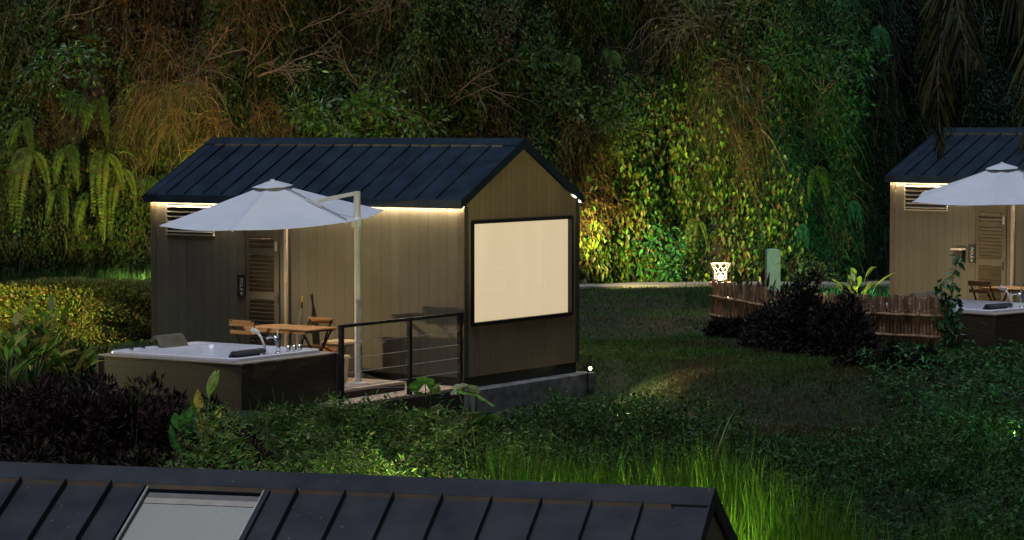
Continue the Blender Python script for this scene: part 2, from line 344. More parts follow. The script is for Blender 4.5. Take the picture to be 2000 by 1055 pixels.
# ---------------------------------------------------------------- the cabin
CL, CW, CH, CR, OV, CE = 6.1, 3.14, 2.55, .834, .09, .106
SL = CR/(CW/2)
def cabin(loc, yaw, label, dusty=False, skylight=False):
    c = empty('cabin', loc, -yaw, label, 'cabin', 'black roofed timber cabins')
    rm = M['roof_dusty'] if dusty else M['roof']
    MB().box(-CL-.12,.22,-.06,CW+.16,-1.0,-.165).build('plinth', M['concrete'], c, .012)
    MB().box(-CL+.03,-.03,.03,CW-.03,-.163,-.001).build('skirt', M['black'], c)
    # long walls
    MB().box(-CL,-.0,0,.06,0,CH+.03).build('wall', M['siding'], c)
    MB().box(-CL,-.0,CW-.06,CW,0,CH+.03).build('wall', M['siding'], c)
    # gable wall with window opening (front) and plain one (rear)
    y0,y1,z0,z1 = .218,2.89,.80,2.26
    for X0, X1, opening in ((-.062,-.002,True), (-CL+.002,-CL+.062,False)):
        g = MB(); A, B = .062, CW-.062
        if opening:
            g.box(X0,X1,A,B,0,z0-.05); g.box(X0,X1,A,y0-.05,z0-.05,z1+.05); g.box(X0,X1,y1+.05,B,z0-.05,z1+.05); g.box(X0,X1,A,B,z1+.05,CH)
        else: g.box(X0,X1,A,B,0,CH)
        g.add([(X0,A,CH),(X1,A,CH),(X1,B,CH),(X0,B,CH),(X0,CW/2,CH+CR-.02),(X1,CW/2,CH+CR-.02)], [(1,2,5),(0,4,3),(0,1,5,4),(2,3,4,5)])
        gw = g.build('gable_wall', M['siding_gable'], c)
        if opening:
            fr = MB()
            fx0, fx1 = X0-.01, X1+.035
            for b in ((y0-.05,y0,z0-.05,z1+.05),(y1,y1+.05,z0-.05,z1+.05),(y0,y1,z0-.05,z0),(y0,y1,z1,z1+.05)): fr.box(fx0,fx1,*b)
            f = fr.build('window', M['frame'], c)
            MB().box(-.05,-.04,y0,y1,z0,z1).build('blind', M['blind'], f)
            gl = MB().box(-.012,-.006,y0,y1,z0,z1).build('pane', M['glass'], f)
    # corner trims
    for X in (.0,-CL):
        for Y in (0,CW):
            sx = 1 if X == 0 else -1; sy = -1 if Y == 0 else 1
            t = MB(); t.box(min(X-.10*sx,X+.012*sx),max(X-.10*sx,X+.012*sx),min(Y,Y+.014*sy),max(Y,Y+.014*sy),0,CH-.03)
            t.box(min(X,X+.012*sx),max(X,X+.012*sx),min(Y,Y-.09*sy),max(Y,Y-.09*sy),0,CH-.03)
            t.build('corner_trim', M['trim'], c, .004)
    # roof
    rt = CH+CE; th = .05; cw = .19
    X0, X1 = -CL-.05, .012
    def rz(y): return rt+CR-SL*abs(y-CW/2)
    g = MB()
    for s in (-1,1):
        e = CW/2+s*(CW/2+OV); m_ = CW/2
        sk = skylight and s == -1
        segs = [(X0,X1)] if not sk else [(X0,-4.30),(-3.38,X1)]
        for a,b in segs:
            g.add([(a,e,rz(e)),(b,e,rz(e)),(b,m_,rz(m_)),(a,m_,rz(m_)),(a,e,rz(e)-th),(b,e,rz(e)-th),(b,m_,rz(m_)-th),(a,m_,rz(m_)-th)],
                  [(0,1,2,3),(7,6,5,4),(0,4,5,1),(1,5,6,2),(3,2,6,7),(0,3,7,4)] if s<0 else [(3,2,1,0),(4,5,6,7),(1,5,4,0),(2,6,5,1),(7,6,2,3),(4,7,3,0)])
        if sk:
            for a,b,c0,c1 in ((-4.30,-3.38,e,e+.35),):
                g.add([(a,c0,rz(c0)),(b,c0,rz(c0)),(b,c1,rz(c1)),(a,c1,rz(c1))],[(0,1,2,3)])
        for i in range(16):
            x = -.469-.3765*i
            if x < X0+.1: break
            if sk and -4.34 < x < -3.34: continue
            a = Vector((x,e-s*.04,rz(e-s*.04)+.013)); hs = .030 if dusty else .013; a.z += hs-.013; ye = m_+s*(cw+.004) if dusty else m_+s*.03; b = Vector((x,ye,rz(ye)+hs)); g.bar(a,b,.016,.066 if dusty else .036)
    rf = g.build('roof', rm, c)
    cp = MB(); lp = MB()
    d = .028
    for s in (-1,1):
        m_ = CW/2; e = m_+s*cw; h = d+.004
        cp.add([(X0-.012,e,rz(e)+h),(X1+.016,e,rz(e)+h),(X1+.016,m_,rz(m_)+h),(X0-.012,m_,rz(m_)+h)], [(0,1,2,3)] if s<0 else [(3,2,1,0)])
        a,b = X0+.2, X1-.27
        lp.box(a,b,min(e-s*.006,e),max(e-s*.006,e),rz(e)-.006,rz(e)+h-.002)
        for (a2,b2) in ((X0-.012,X0+.2),(X1-.27,X1+.016)):
            cp.box(a2,b2,min(e-s*.006,e),max(e-s*.006,e),rz(e)-.006,rz(e)+h)
    cp.build('ridge_cap', rm, rf); lp.build('flashing_lip', M['lip'], rf)
    # barge and fascia
    fa = MB()
    for s in (-1,1):
        e = CW/2+s*(CW/2+OV); m_ = CW/2
        fa.box(X0,X1,min(e,e+s*.02),max(e,e+s*.02),rz(e)-.115,rz(e)+.012)
        for xa,xb in ((X1,X1+.014),(X0-.014,X0)):
            g2 = [(xa,e+s*.02,rz(e)-.115),(xb,e+s*.02,rz(e)-.115),(xb,m_,rz(m_)-.12),(xa,m_,rz(m_)-.12),(xa,e+s*.02,rz(e)+.012),(xb,e+s*.02,rz(e)+.012),(xb,m_,rz(m_)+.028),(xa,m_,rz(m_)+.028)]
            fa.add(g2, [(0,3,2,1),(4,5,6,7),(0,1,5,4),(1,2,6,5),(2,3,7,6),(3,0,4,7)] if s<0 else [(0,1,2,3),(4,7,6,5),(0,4,5,1),(1,5,6,2),(2,6,7,3),(3,7,4,0)])
        # flat band beside the gable edge, slightly proud
        for a,b in ((X1-.25,X1),(X0,X0+.18)):
            fa.add([(a,e,rz(e)+.012),(b,e,rz(e)+.012),(b,m_,rz(m_)+.012),(a,m_,rz(m_)+.012),(a,e,rz(e)),(a,m_,rz(m_))], [(0,1,2,3),(4,0,3,5)] if s<0 else [(3,2,1,0),(5,3,0,4)])
    fa.build('fascia', rm, rf)
    for Y in (-.052, CW+.052):
        MB().box(-CL-.02,-.01,Y-.006,Y+.006,CH-.028,CH-.018).build('led_strip', M['led'], c)
    # louvred vent
    a,b,z0,z1 = -5.75,-4.80,2.0,2.47; f = MB()
    for bb in ((a-.02,a,z0-.02,z1+.0),(b,b+.02,z0-.02,z1),(a,b,z0-.02,z0)): f.box(bb[0],bb[1],-.03,-.001,bb[2],bb[3])
    v = f.build('vent', M['jamb'], c)
    MB().box(a,b,-.006,-.002,z0,z1).build('vent_back', M['black'], v)
    for i in range(6):
        z = z0+.04+i*.078; MB().bar((a,-.028,z),(b,-.028,z),.045,.012,up=(0,-.5,1)).build('vent_slat', M['jamb'], v)
    # door
    a,b,zt = -4.125,-3.463,2.1
    d_ = MB(); d_.box(a,a+.07,-.035,-.001,-.0,zt); d_.box(b-.10,b,-.035,-.001,0,zt); d_.box(a+.07,b-.10,-.035,-.001,0,.25); d_.box(a+.07,b-.10,-.035,-.001,zt-.12,zt); d_.box(a+.07,b-.10,-.035,-.001,1.02,1.14); d_.box(a+.07,b-.10,-.035,-.001,1.72,1.82)
    dr = d_.build('door', M['door'], c)
    lv = MB()
    for za,zb in ((.25,1.02),(1.14,1.72),(1.82,zt-.12)):
        k = int((zb-za)/.062)
        for i in range(k): z = za+(i+.5)*(zb-za)/k; lv.bar((a+.07,-.018,z),(b-.10,-.018,z),.03,.058,up=(0,-.45,1))
    lv.build('louvre_panel', M['louvre'], dr)
    MB().box(b-.07,b-.03,-.05,-.036,1.78,1.92).build('hinge', M['jamb'], dr)
    MB().tube([(b-.055,-.06,.95),(b-.055,-.06,1.1)], .01, 8).build('handle', M['chrome'], dr)
    MB().box(b+.0,b+.11,-.02,-.001,0,zt+.08).build('door_jamb', M['trim'], c)
    MB().box(b+.11,b+.155,-.05,-.001,0,zt+.10).build('door_jamb', M['jamb'], c)
    MB().box(a-.02,a-.003,-.03,-.001,0,zt+.08).build('door_gap', M['black'], c)
    MB().box(a-.16,a-.02,-.022,-.001,0,zt+.08).build('door_jamb', M['trim'], c)
    sg = MB().box(a-.165,a-.01,-.055,-.023,1.055,1.395).build('sign', M['black'], c, .004)
    text_mesh('POLE', .085, 'lettering', M['letters'], sg, (a-.075,-.056,1.24), (R(90),R(90),0))
    MB().add([(a-.10,-.057,1.115),(a-.05,-.057,1.115),(a-.075,-.057,1.075)],[(0,2,1)]).build('arrow_mark', M['letters'], sg)
    if skylight:
        ya, yb = CW/2-cw-.004, -OV+.36
        def q(x,y,h): return (x,y,rz(y)+h)
        A_,B_ = -4.30,-3.38
        k = MB().add([q(A_,yb,.012),q(B_,yb,.012),q(B_,ya,.012),q(A_,ya,.012),q(A_,yb,.006),q(B_,yb,.006),q(B_,ya,.006),q(A_,ya,.006)],[(0,1,2,3),(7,6,5,4),(0,4,5,1),(1,5,6,2),(2,6,7,3),(3,7,4,0)]).build('skylight', M['glass'], c)
        MB().add([q(A_,yb,-.035),q(B_,yb,-.035),q(B_,ya-.12,-.035),q(A_,ya-.12,-.035)],[(0,1,2,3)]).build('blind', M['skyblind'], k)
        MB().add([q(A_,ya-.12,-.03),q(B_,ya-.12,-.03),q(B_,ya-.06,-.03),q(A_,ya-.06,-.03)],[(0,1,2,3)]).build('blind_rail', M['skyrail'], k)
        MB().add([q(A_,ya-.06,-.032),q(B_,ya-.06,-.032),q(B_,ya,-.032),q(A_,ya,-.032)],[(0,1,2,3)]).build('blind_gap', M['grey_box'], k)
        for x in (A_-.008,B_+.008):
            MB().bar(q(x,yb,.009),q(x,ya,.009),.012,.02).build('skylight_frame', M['alu'], k)
        for x in (A_-.045,B_+.045):
            MB().bar(q(x,yb-.2,.006),q(x,ya,.006),.035,.055).build('skylight_kerb', rm, k)
    return c
gl, gn, gll, gb = mat('clear_glass'); M['glass'] = gl
gt = gn.new('ShaderNodeBsdfTransparent'); gg = gn.new('ShaderNodeBsdfGlossy'); gg.inputs['Roughness'].default_value = .03; fr_ = gn.new('ShaderNodeFresnel'); fr_.inputs[0].default_value = 1.45
gmx = gn.new('ShaderNodeMixShader'); gmx.inputs[0].default_value = .05; gll.new(gt.outputs[0], gmx.inputs[1]); gll.new(gg.outputs[0], gmx.inputs[2]); gll.new(gmx.outputs[0], gn['Material Output'].inputs[0])
O1, A1 = Vector((-.701,37.40,0)), .59
O2, A2 = Vector((11.32,43.44,.16)), .81
ON, AN = Vector((1.443,18.35,1.08)), .262
cabin(O1, A1, 'timber cabin in the middle with a big lit gable window behind a white parasol')
cabin(O2, A2, 'timber cabin at the right edge behind the bamboo fence and climbing sapling')
vN = Vector((math.sin(AN), math.cos(AN), 0)); zN = ON.z-(CH+CR+CE+.03)
near = cabin(Vector((ON.x,ON.y,0))-vN*(CW/2)+Vector((0,0,zN)), AN, 'nearest cabin along the bottom, its dusty seamed roof with grey skylight showing', True, True)
def place(o, O, A, x, y, z, rz=0):
    """put a thing at cabin-local x (right), y (back), z"""
    m = Matrix.Translation(O) @ Matrix.Rotation(-A, 4, 'Z')
    o.location = m @ Vector((x,y,z)); o.rotation_euler = (0,0,-A+rz); return o
# ---------------------------------------------------------------- deck
def deck(O, A, label):
    t = empty('deck', (0,0,0), 0, label, 'deck', 'timber decks'); place(t, O, A, 0, 0, 0)
    MB().box(-4.9,.02,-2.98,-.004,-.17,-.13).build('lower_platform', M['deck'], t)
    MB().box(-4.9,.0,-2.96,-2.93,-.42,-.172).build('fascia', M['deck_dark'], t)
    MB().box(.0,.03,-2.96,-.004,-.42,-.172).build('fascia', M['deck_dark'], t)
    MB().box(-4.88,-.42,-2.54,-.86,-.035,.0).build('upper_platform', M['deck'], t)
    MB().box(-4.86,-.44,-2.52,-.88,-.128,-.037).build('riser', M['deck_dark'], t)
    for x in (-.12,-1.6): 
        for y in (-.3,-2.8): MB().box(x-.05,x+.05,y-.05,y+.05,-1.1,-.172).build('deck_leg', M['deck_dark'], t)
    return t
deck(O1, A1, 'two level pale timber deck before the middle cabin, behind the cable railing')
deck(O2, A2, 'timber deck before the right hand cabin, mostly hidden behind its hot tub')
def railing(O, A, label):
    t = empty('railing', (0,0,0), 0, label, 'railing', 'cable railings'); place(t, O, A, -.03, 0, 0)
    MB().box(-.03,.03,-2.96,-.02,.93,.972).build('top_rail', M['black'], t, .004)
    for y in (-2.92,-1.33,-.075): MB().box(-.03,.03,y-.03,y+.03,-.13,.93).build('post', M['black'], t, .003)
    for z in (.10,.30,.50,.70):
        MB().tube([(0,-2.9,z),(0,-.09,z)], .006, 6).build('cable', M['cable'], t)
    MB().tube([(0,-2.9,.09),(-.0,-1.33,-.02)], .005, 6).build('cable', M['cable'], t)
    return t
railing(O1, A1, 'black railing with steel cables at the open end of the middle deck')
# ---------------------------------------------------------------- hot tub
def tub(O, A, label, base=-.42):
    t = empty('hot_tub', (0,0,0), 0, label, 'hot tub', 'hot tubs beside the cabins'); place(t, O, A, -1.655, -3.61, 0)
    hx, hy, zt = 1.275, 1.035, .53
    for b in ((-hx,hx,-hy,-hy+.04),(-hx,hx,hy-.04,hy),(-hx,-hx+.04,-hy+.04,hy-.04),(hx-.04,hx,-hy+.04,hy-.04)):
        MB().box(*b,base+.1,zt).build('casing_panel', M['tubwood'], t)
    for sx in (-1,1):
        for sy in (-1,1): MB().bar((sx*(hx+.004),sy*(hy+.004),base+.1),(sx*(hx+.004),sy*(hy+.004),zt-.001),.045,.045,up=(0,1,0)).build('corner_post', M['deck_dark'], t)
    MB().box(-hx-.08,hx+.08,-hy-.08,hy+.08,base-.5,base+.098).build('tub_base', M['concrete'], t)
    # timber ledge round the shell
    lg = MB(); k = .13
    for b in ((-hx-.01,hx+.01,-hy-.01,-hy+.05),(-hx-.01,hx+.01,hy-k,hy+.01),(-hx-.01,-hx+k*.8,-hy+.05,hy-k),(hx-k*1.2,hx+.01,-hy+.05,hy-k)): lg.box(*b,zt+.001,zt+.022)
    lg.build('ledge', M['deck'], t, .003)
    # shell: rounded-rectangle rings
    def ring(ax, ay, r, z, n=6, cx=0, cy=0):
        p = []
        for (sx,sy,a0) in ((1,1,0),(-1,1,90),(-1,-1,180),(1,-1,270)):
            for i in range(n+1):
                a = R(a0+90*i/n); p.append((cx+sx*(ax-r)+r*math.cos(a), cy+sy*(ay-r)+r*math.sin(a), z))
        return p
    cx, cy = -.02, -.03; ax, ay = hx-.13, hy-.10
    rings = [ring(ax,ay,.10,zt+.022,cx=cx,cy=cy), ring(ax,ay,.10,zt+.062,cx=cx,cy=cy), ring(ax-.02,ay-.02,.10,zt+.075,cx=cx,cy=cy), ring(ax-.07,ay-.07,.14,zt+.075,cx=cx,cy=cy),
             ring(ax-.10,ay-.08,.15,zt+.055,cx=cx,cy=cy), ring(ax-.30,ay-.11,.17,zt+.050,cx=cx,cy=cy), ring(ax-.34,ay-.14,.18,zt+.0,cx=cx,cy=cy), ring(ax-.46,ay-.22,.2,zt-.38,cx=cx,cy=cy), ring(ax-.55,ay-.3,.2,zt-.42,cx=cx,cy=cy)]
    sh = MB(); n = len(rings[0])
    sh.add([p for r_ in rings for p in r_], [(i*n+k_, i*n+(k_+1)%n, (i+1)*n+(k_+1)%n, (i+1)*n+k_) for i in range(len(rings)-1) for k_ in range(n)]+[tuple((len(rings)-1)*n+k_ for k_ in range(n))])
    s_ = sh.build('tub_shell', M['acrylic'], t, smooth=False)
    s_.data.shade_smooth(); s_.modifiers.new('e','EDGE_SPLIT').split_angle = R(40)
    # head rests
    def pil(x, y, m, w=.42, ln=.3, rz=0, h=.12):
        b = MB(); N = 6
        for i in range(N+1):
            for j in range(5):
                u = i/N; v_ = j/4
                b.v.append((u*ln, (v_-.5)*w, .10+h*math.sin(math.pi*min(1,u*.9+.1))-.26*max(0,u-.45)))
        for i in range(N):
            for j in range(4): b.f.append((i*5+j,(i+1)*5+j,(i+1)*5+j+1,i*5+j+1))
        o = b.build('head_rest', m, t); so_ = o.modifiers.new('s','SOLIDIFY'); so_.thickness = .045; bb = o.modifiers.new('b','BEVEL'); bb.width=.012; bb.segments=2
        o.location = (x,y,zt+.01); o.rotation_euler = (0,0,rz); return o
    pil(-ax-.06, .20, M['pillow'], .55)
    pil(ax-.12, -.50, M['pillow_dark'], .62, .22, R(180), .05)
    for y in (-.38,-.62):
        MB().lathe([(.028,0),(.034,.012),(.03,.03),(.018,.034)], (-ax+.10,y+.55*.0,zt+.056), 14).build('air_knob', M['chrome'], t)
    # taps on the right hand rim
    z = zt+.056; fx, fy = ax-.17, .12
    sp = MB(); sp.tube([(fx,fy,z),(fx,fy,z+.12),(fx-.02,fy,z+.20),(fx-.09,fy,z+.235),(fx-.17,fy,z+.225),(fx-.20,fy,z+.20)], [.03,.028,.028,.026,.024,.022], 10); sp.lathe([(.045,0),(.045,.015),(.03,.025)], (fx,fy,z), 14)
    sp.build('spout', M['chrome'], t, smooth=True)
    hs = MB(); hs.tube([(fx-.02,fy-.26,z),(fx-.03,fy-.26,z+.12),(fx-.09,fy-.26,z+.24),(fx-.16,fy-.26,z+.31)], [.022,.016,.016,.022], 10); hs.lathe([(.035,0),(.035,.03),(.02,.04)], (fx-.02,fy-.26,z), 14)
    hs.tube([(fx-.13,fy-.26,z+.30),(fx-.24,fy-.26,z+.33)], [.03,.042], 12)
    hs.build('hand_shower', M['white_metal'], t, smooth=True)
    lv = MB(); lv.tube([(fx-.05,fy+.05,z+.1),(fx-.05,fy+.05,z+.33)], .011, 8); lv.build('lever', M['white_metal'], t)
    for i,(a,b) in enumerate(((.02,.2),(.02,.33),(.02,.45))):
        MB().lathe([(.04,0),(.04,.01),(.027,.015),(.034,.03),(.036,.085),(.026,.095)], (fx+a,fy+b,z), 14).build('tap_knob', M['chrome'], t, smooth=False)
    return t
tub(O1, A1, 'white hot tub in dark timber casing before the middle cabin')
tub(O2, A2, 'white hot tub in black casing at the right edge past the bamboo fence')
# ---------------------------------------------------------------- cantilever parasol
def parasol(O, A, label):
    pole = (O1 and None)
    t = empty('cantilever_parasol', (0,0,0), 0, label, 'parasol', 'white cantilever parasols'); place(t, O, A, -.83, -1.50, 0, A)
    # after undoing the yaw the local axes are the world's (x right, y away) for the middle cabin
    rr = MB(); rr.tube([(0,0,.03),(0,0,2.30)], .043, 12); rr.build('pole', M['white_metal'], t, smooth=False)
    MB().lathe([(.15,0),(.15,.012),(.06,.02),(.055,.07)], (0,0,.001), 20).build('base_plate', M['white_metal'], t)
    up = MB(); up.tube([(0,0,2.30),(0,0,2.77)], .05, 12); up.build('mast_sleeve', M['white_metal'], t)
    cl = MB(); cl.lathe([(.055,0),(.085,.02),(.085,.13),(.06,.16)], (0,0,2.24), 16); cl.box(-.17,-.06,-.03,.03,2.33,2.38); cl.build('collar', M['white_metal'], t, .004)
    c0 = Vector((-1.275,.66,2.36)); Rr = 1.66; H = .52
    def tilt(p): return Vector((p.x+c0.x, p.y+c0.y, c0.z+p.z+p.x*.045+p.y*.06))
    ph = [R(15-60*i) for i in range(6)]
    apex = Vector((0,0,H)); N = 12; vs = []; fs = []
    # canopy: cone of six panels, hollow between ribs, straight hem
    for s in range(6):
        a, b = ph[s], ph[(s+1)%6]
        for i in range(N+1):
            u = i/N; base = len(vs) if i == 0 else base
            for j in range(9):
                w = j/8
                e = Vector((math.cos(a),math.sin(a),0))*(1-w)+Vector((math.cos(b),math.sin(b),0))*w
                p = e*Rr*u; z = H*(1-u)-.01*math.sin(math.pi*u)*1.0-.045*math.sin(math.pi*w)*math.sin(math.pi*min(1,u*.9))
                z += -.02*math.sin(math.pi*w)*u
                vs.append(tilt(Vector((p.x,p.y,z))))
        st = s*(N+1)*9
        for i in range(N):
            for j in range(8): q = st+i*9+j; fs.append((q,q+9,q+10,q+1))
    b = MB().add(vs,fs).build('canopy', M['canvas'], t); so_ = b.modifiers.new('s','SOLIDIFY'); so_.thickness = .006; b.data.shade_smooth(); b.modifiers.new('e','EDGE_SPLIT').split_angle = R(12)
    vt = MB(); vv = [tilt(Vector((0,0,H+.035)))]+[tilt(Vector((math.cos(a)*.30,math.sin(a)*.30,H-.06))) for a in ph]
    vt.add(vv, [(0,i+1,(i+1)%6+1) for i in range(6)]); vo = vt.build('vent_cap', M['canvas'], t); vo.modifiers.new('s','SOLIDIFY').thickness = .008
    fi = MB(); p = tilt(Vector((0,0,H+.025))); fi.lathe([(.04,0),(.04,.012),(.02,.025)], p, 12); fi.build('finial', M['canvas'], t)
    for a in ph:
        MB().bar(tilt(Vector((math.cos(a)*.1,math.sin(a)*.1,H-.05))), tilt(Vector((math.cos(a)*Rr*.985,math.sin(a)*Rr*.985,-.012))), .016,.024).build('rib', M['white_metal'], t)
        MB().bar(tilt(Vector((math.cos(a)*.04,math.sin(a)*.04,-.05))), tilt(Vector((math.cos(a)*Rr*.55,math.sin(a)*Rr*.55,H*.45-.02))), .014,.018).build('strut', M['white_metal'], t)
    MB().tube([tilt(Vector((0,0,-.12))), tilt(Vector((0,0,H)))], .022, 10).build('hub', M['white_metal'], t)
    # arm along the seam that faces the mast
    a = ph[1]; m1 = tilt(Vector((math.cos(a)*Rr*.60,math.sin(a)*Rr*.60,H*.40+.075)))
    ar = MB(); ar.bar((-.02,.0,2.74), m1, .042,.055); ar.build('arm', M['white_metal'], t, .006)
    seam = lambda u: tilt(Vector((math.cos(a)*Rr*u,math.sin(a)*Rr*u,H*(1-u)+.03)))
    MB().bar(seam(.46), seam(.66), .03,.035).build('arm_bracket', M['white_metal'], t, .004)
    MB().tube([seam(.2),seam(.5),seam(.8),seam(.98)], .010, 6).build('seam_cord', M['dial'], t)
    return t
parasol(O1, A1, 'white cantilever parasol on a white mast, open over the middle deck')
parasol(O2, A2, 'white cantilever parasol cut by the right edge of the picture')
# ---------------------------------------------------------------- table and chairs
def table(O, A, label):
    t = empty('folding_table', (0,0,0), 0, label, 'table', 'slatted wooden tables'); place(t, O, A, -2.25, -1.27, 0)
    MB().box(-.59,.59,-.37,.37,.715,.738).build('table_top', M['acacia'], t, .002)
    MB().box(-.56,.56,-.362,-.345,.675,.714).build('apron', M['acacia'], t); MB().box(-.56,.56,.345,.362,.675,.714).build('apron', M['acacia'], t)
    for x in (-.5,.5):
        MB().bar((x,-.345,.70),(x,.345,.70),.022,.03).build('end_bar', M['black'], t)
        MB().bar((x-.012,-.32,.69),(x-.012,.24,.001),.016,.028).build('leg', M['black'], t)
        MB().bar((x+.012,.32,.69),(x+.012,-.24,.001),.016,.028).build('leg', M['black'], t)
    return t
table(O1, A1, 'slatted wooden folding table on the middle deck between two chairs')
table(O2, A2, 'slatted wooden folding table behind the hot tub at the right edge')
def chair(O, A, x, y, rz, label):
    t = empty('folding_chair', (0,0,0), 0, label, 'chair', 'slatted folding chairs'); place(t, O, A, x, y, 0, rz)
    st = MB()
    for i in range(5): st.box(-.22,.22,-.21+i*.086,-.21+i*.086+.07,.435,.452)
    st.build('seat', M['acacia'], t, .002)
    bk = MB(); bk.box(-.235,.235,.238,.256,.775,.865); bk.box(-.225,.225,.225,.243,.655,.715); bk.build('backrest', M['acacia_x'], t, .003)
    for s in (-1,1):
        MB().bar((s*.20,.262,.86),(s*.20,-.24,.001),.012,.026,up=(1,0,0)).build('leg', M['black'], t)
        MB().bar((s*.185,-.20,.43),(s*.185,.24,.001),.012,.026,up=(1,0,0)).build('leg', M['black'], t)
    MB().bar((-.2,-.2,.05),(.2,-.2,.05),.012).build('crossbar', M['black'], t)
    return t
chair(O1, A1, -2.02, -1.08, 0, 'slatted folding chair on the wall side of the middle table')
chair(O1, A1, -2.63, -1.68, R(180), 'slatted folding chair at the tub side of the middle table')
chair(O2, A2, -2.72, -1.60, R(180), 'slatted folding chair behind the right hand hot tub')
# storage box
t = empty('storage_box', (0,0,0), 0, 'grey box with an orange wooden front, against the wall under the table', 'box'); place(t, O1, A1, -1.84, -.55, -.13)
MB().box(-.22,.22,-.21,.22,.002,.58).build('box_body', M['grey_box'], t, .03)
MB().box(-.19,.17,-.235,-.212,.05,.55).build('box_front', M['orange_wood'], t, .006)
MB().box(-.225,.225,-.225,.225,.582,.64).build('box_lid', M['cream'], t, .025)
# bin
t = empty('lidded_bin', (0,0,0), 0, 'cream tapered bin with lid standing behind the first railing post', 'bin'); place(t, O1, A1, -1.17, -1.48, 0)
MB().lathe([(.105,0),(.135,.34)], (0,0,.001), 24).build('bin_body', M['cream'], t)
MB().lathe([(.155,0),(.16,.02),(.15,.045),(.05,.055)], (0,0,.342), 24).build('lid', M['cream'], t, smooth=False)
MB().tube([(-.05,0,.395),(-.035,0,.425),(.035,0,.425),(.05,0,.395)], .008, 8).build('lid_handle', M['cream'], t)
# folded umbrella leaning on the wall
t = empty('folded_umbrella', (0,0,0), 0, 'folded grey umbrella leaning on the wall behind the table', 'umbrella'); place(t, O1, A1, -2.98, -.20, -.13)
MB().tube([(0,0,.06),(-.0,.02,.35),(.01,.06,.75),(.015,.09,1.05)], [.008,.035,.045,.018], 9).build('umbrella_cloth', M['grey_cloth'], t)
MB().tube([(.015,.09,1.05),(.02,.105,1.14)], .012, 8).build('shaft', M['black'], t); MB().tube([(.02,.105,1.14),(.022,.115,1.24)], .018, 8).build('grip', M['yellow'], t)
MB().tube([(0,-.003,.001),(0,0,.06)], .006, 6).build('tip', M['black'], t)
# black box and switch beside the right cabin's sign
t = empty('mail_box', (0,0,0), 0, 'black box with a white lid fixed beside the right hand door sign', 'box'); place(t, O2, A2, -4.47, -.001, 1.06)
MB().box(-.09,.09,-.12,-.002,.0,.22).build('box_body', M['black'], t, .01); MB().box(-.14,.12,-.15,-.002,.222,.25).build('lid', M['cream'], t, .005)
# ---------------------------------------------------------------- bamboo fence, two runs
def fence_run(a, b, n, label, h=.86):
    za = float(ground_z(a[0],a[1])); zb = float(ground_z(b[0],b[1]))
    t = empty('bamboo_fence', (a[0],a[1],za), 0, label, 'fence', 'bamboo picket fences')
    dx, dy, dz = b[0]-a[0], b[1]-a[1], zb-za
    for i in range(n):
        u = i/(n-1); j = random.uniform(-.03,.03); r = random.uniform(.024,.034); x, y, z = dx*u, dy*u, dz*u; lean = random.uniform(-.02,.02)
        p = MB(); pts = []; rs = []; H_ = h+j; k = 0; zz = -.1
        while zz < H_:
            pts += [(x+lean*zz,y,z+zz),(x+lean*zz,y,z+min(H_,zz+.01))]; rs += [r*1.16,r]; zz += random.uniform(.17,.25)
        pts.append((x+lean*H_,y,z+H_)); rs.append(r)
        p.tube(pts, rs, 8); p.build('picket', M['bamboo'], t, smooth=False)
    nv = Vector((dy,-dx,0)).normalized()*.055
    for zz in (.16,.50):
        for o_ in (1,-1) if zz > .3 else (1,):
            pts = []; rs = []
            for i in range(13):
                u = i/12; q = Vector((dx*u,dy*u,dz*u+zz+random.uniform(-.008,.008)))+nv*o_; pts += [q-Vector((dx,dy,dz))*.006, q]; rs += [.026,.030]
            MB().tube(pts, rs, 8).build('rail', M['bamboo'], t)
    return t
f0 = at(1392,600,46.2); f1 = at(1560,600,43.4); f2 = at(1852,600,40.3)
fence_run((f0.x,f0.y),(f1.x,f1.y), 25, 'dim bamboo picket fence below the glowing woven lantern', .80)
fence_run((f1.x+.06,f1.y-.06),(f2.x,f2.y), 42, 'bamboo picket fence ending beside the right hand hot tub', .80)
# ---------------------------------------------------------------- lantern on its post
lp = at(1407,600,46.6); lz = float(ground_z(lp.x,lp.y)); TZ = at(1407,551,46.6).z
t = empty('lantern_post', (lp.x,lp.y,lz), 0, 'square timber post with flat cap behind the bamboo fence corner', 'post')
MB().box(-.10,.10,-.10,.10,-.1,TZ-lz-.05).build('post_shaft', M['deck_dark'], t); MB().box(-.19,.19,-.14,.14,TZ-lz-.049,TZ-lz).build('post_cap', M['deck'], t, .006)
t = empty('woven_lantern', (lp.x,lp.y,TZ), .3, 'glowing flared woven lantern on the timber post', 'lantern')
MB().lathe([(.07,0),(.09,.01),(.09,.03),(.05,.045)], (0,0,.001), 18).build('lantern_foot', M['black'], t)
lt = MB(); NS = 8
def lr(z): return .115+.065*max(0,(z-.12)/.16)**1.5
for s in (-1,1):
    for i in range(NS):
        pts = []
        for k in range(9):
            z = k/8*.28; a = 2*math.pi*i/NS+s*z*5.2; r = lr(z); pts.append((r*math.cos(a), r*math.sin(a), .06+z))
        lt.tube(pts, .0055, 5)
for z in (0,.28): lt.tube([(lr(z)*math.cos(2*math.pi*k/24), lr(z)*math.sin(2*math.pi*k/24), .06+z) for k in range(25)], .008, 6)
lt.build('woven_shade', M['shade'], t)
MB().lathe([(.02,0),(.04,.02),(.045,.05),(.03,.08),(.012,.095)], (0,0,.05), 16).build('bulb', M['bulb'], t)
pl = bpy.data.lights.new('bulb_light','POINT'); pl.energy = 30; pl.color = (1,.66,.38); pl.shadow_soft_size = .05; plo = bpy.data.objects.new('lamp', pl); col.objects.link(plo); plo.parent = t; plo.location = (0,0,.21)
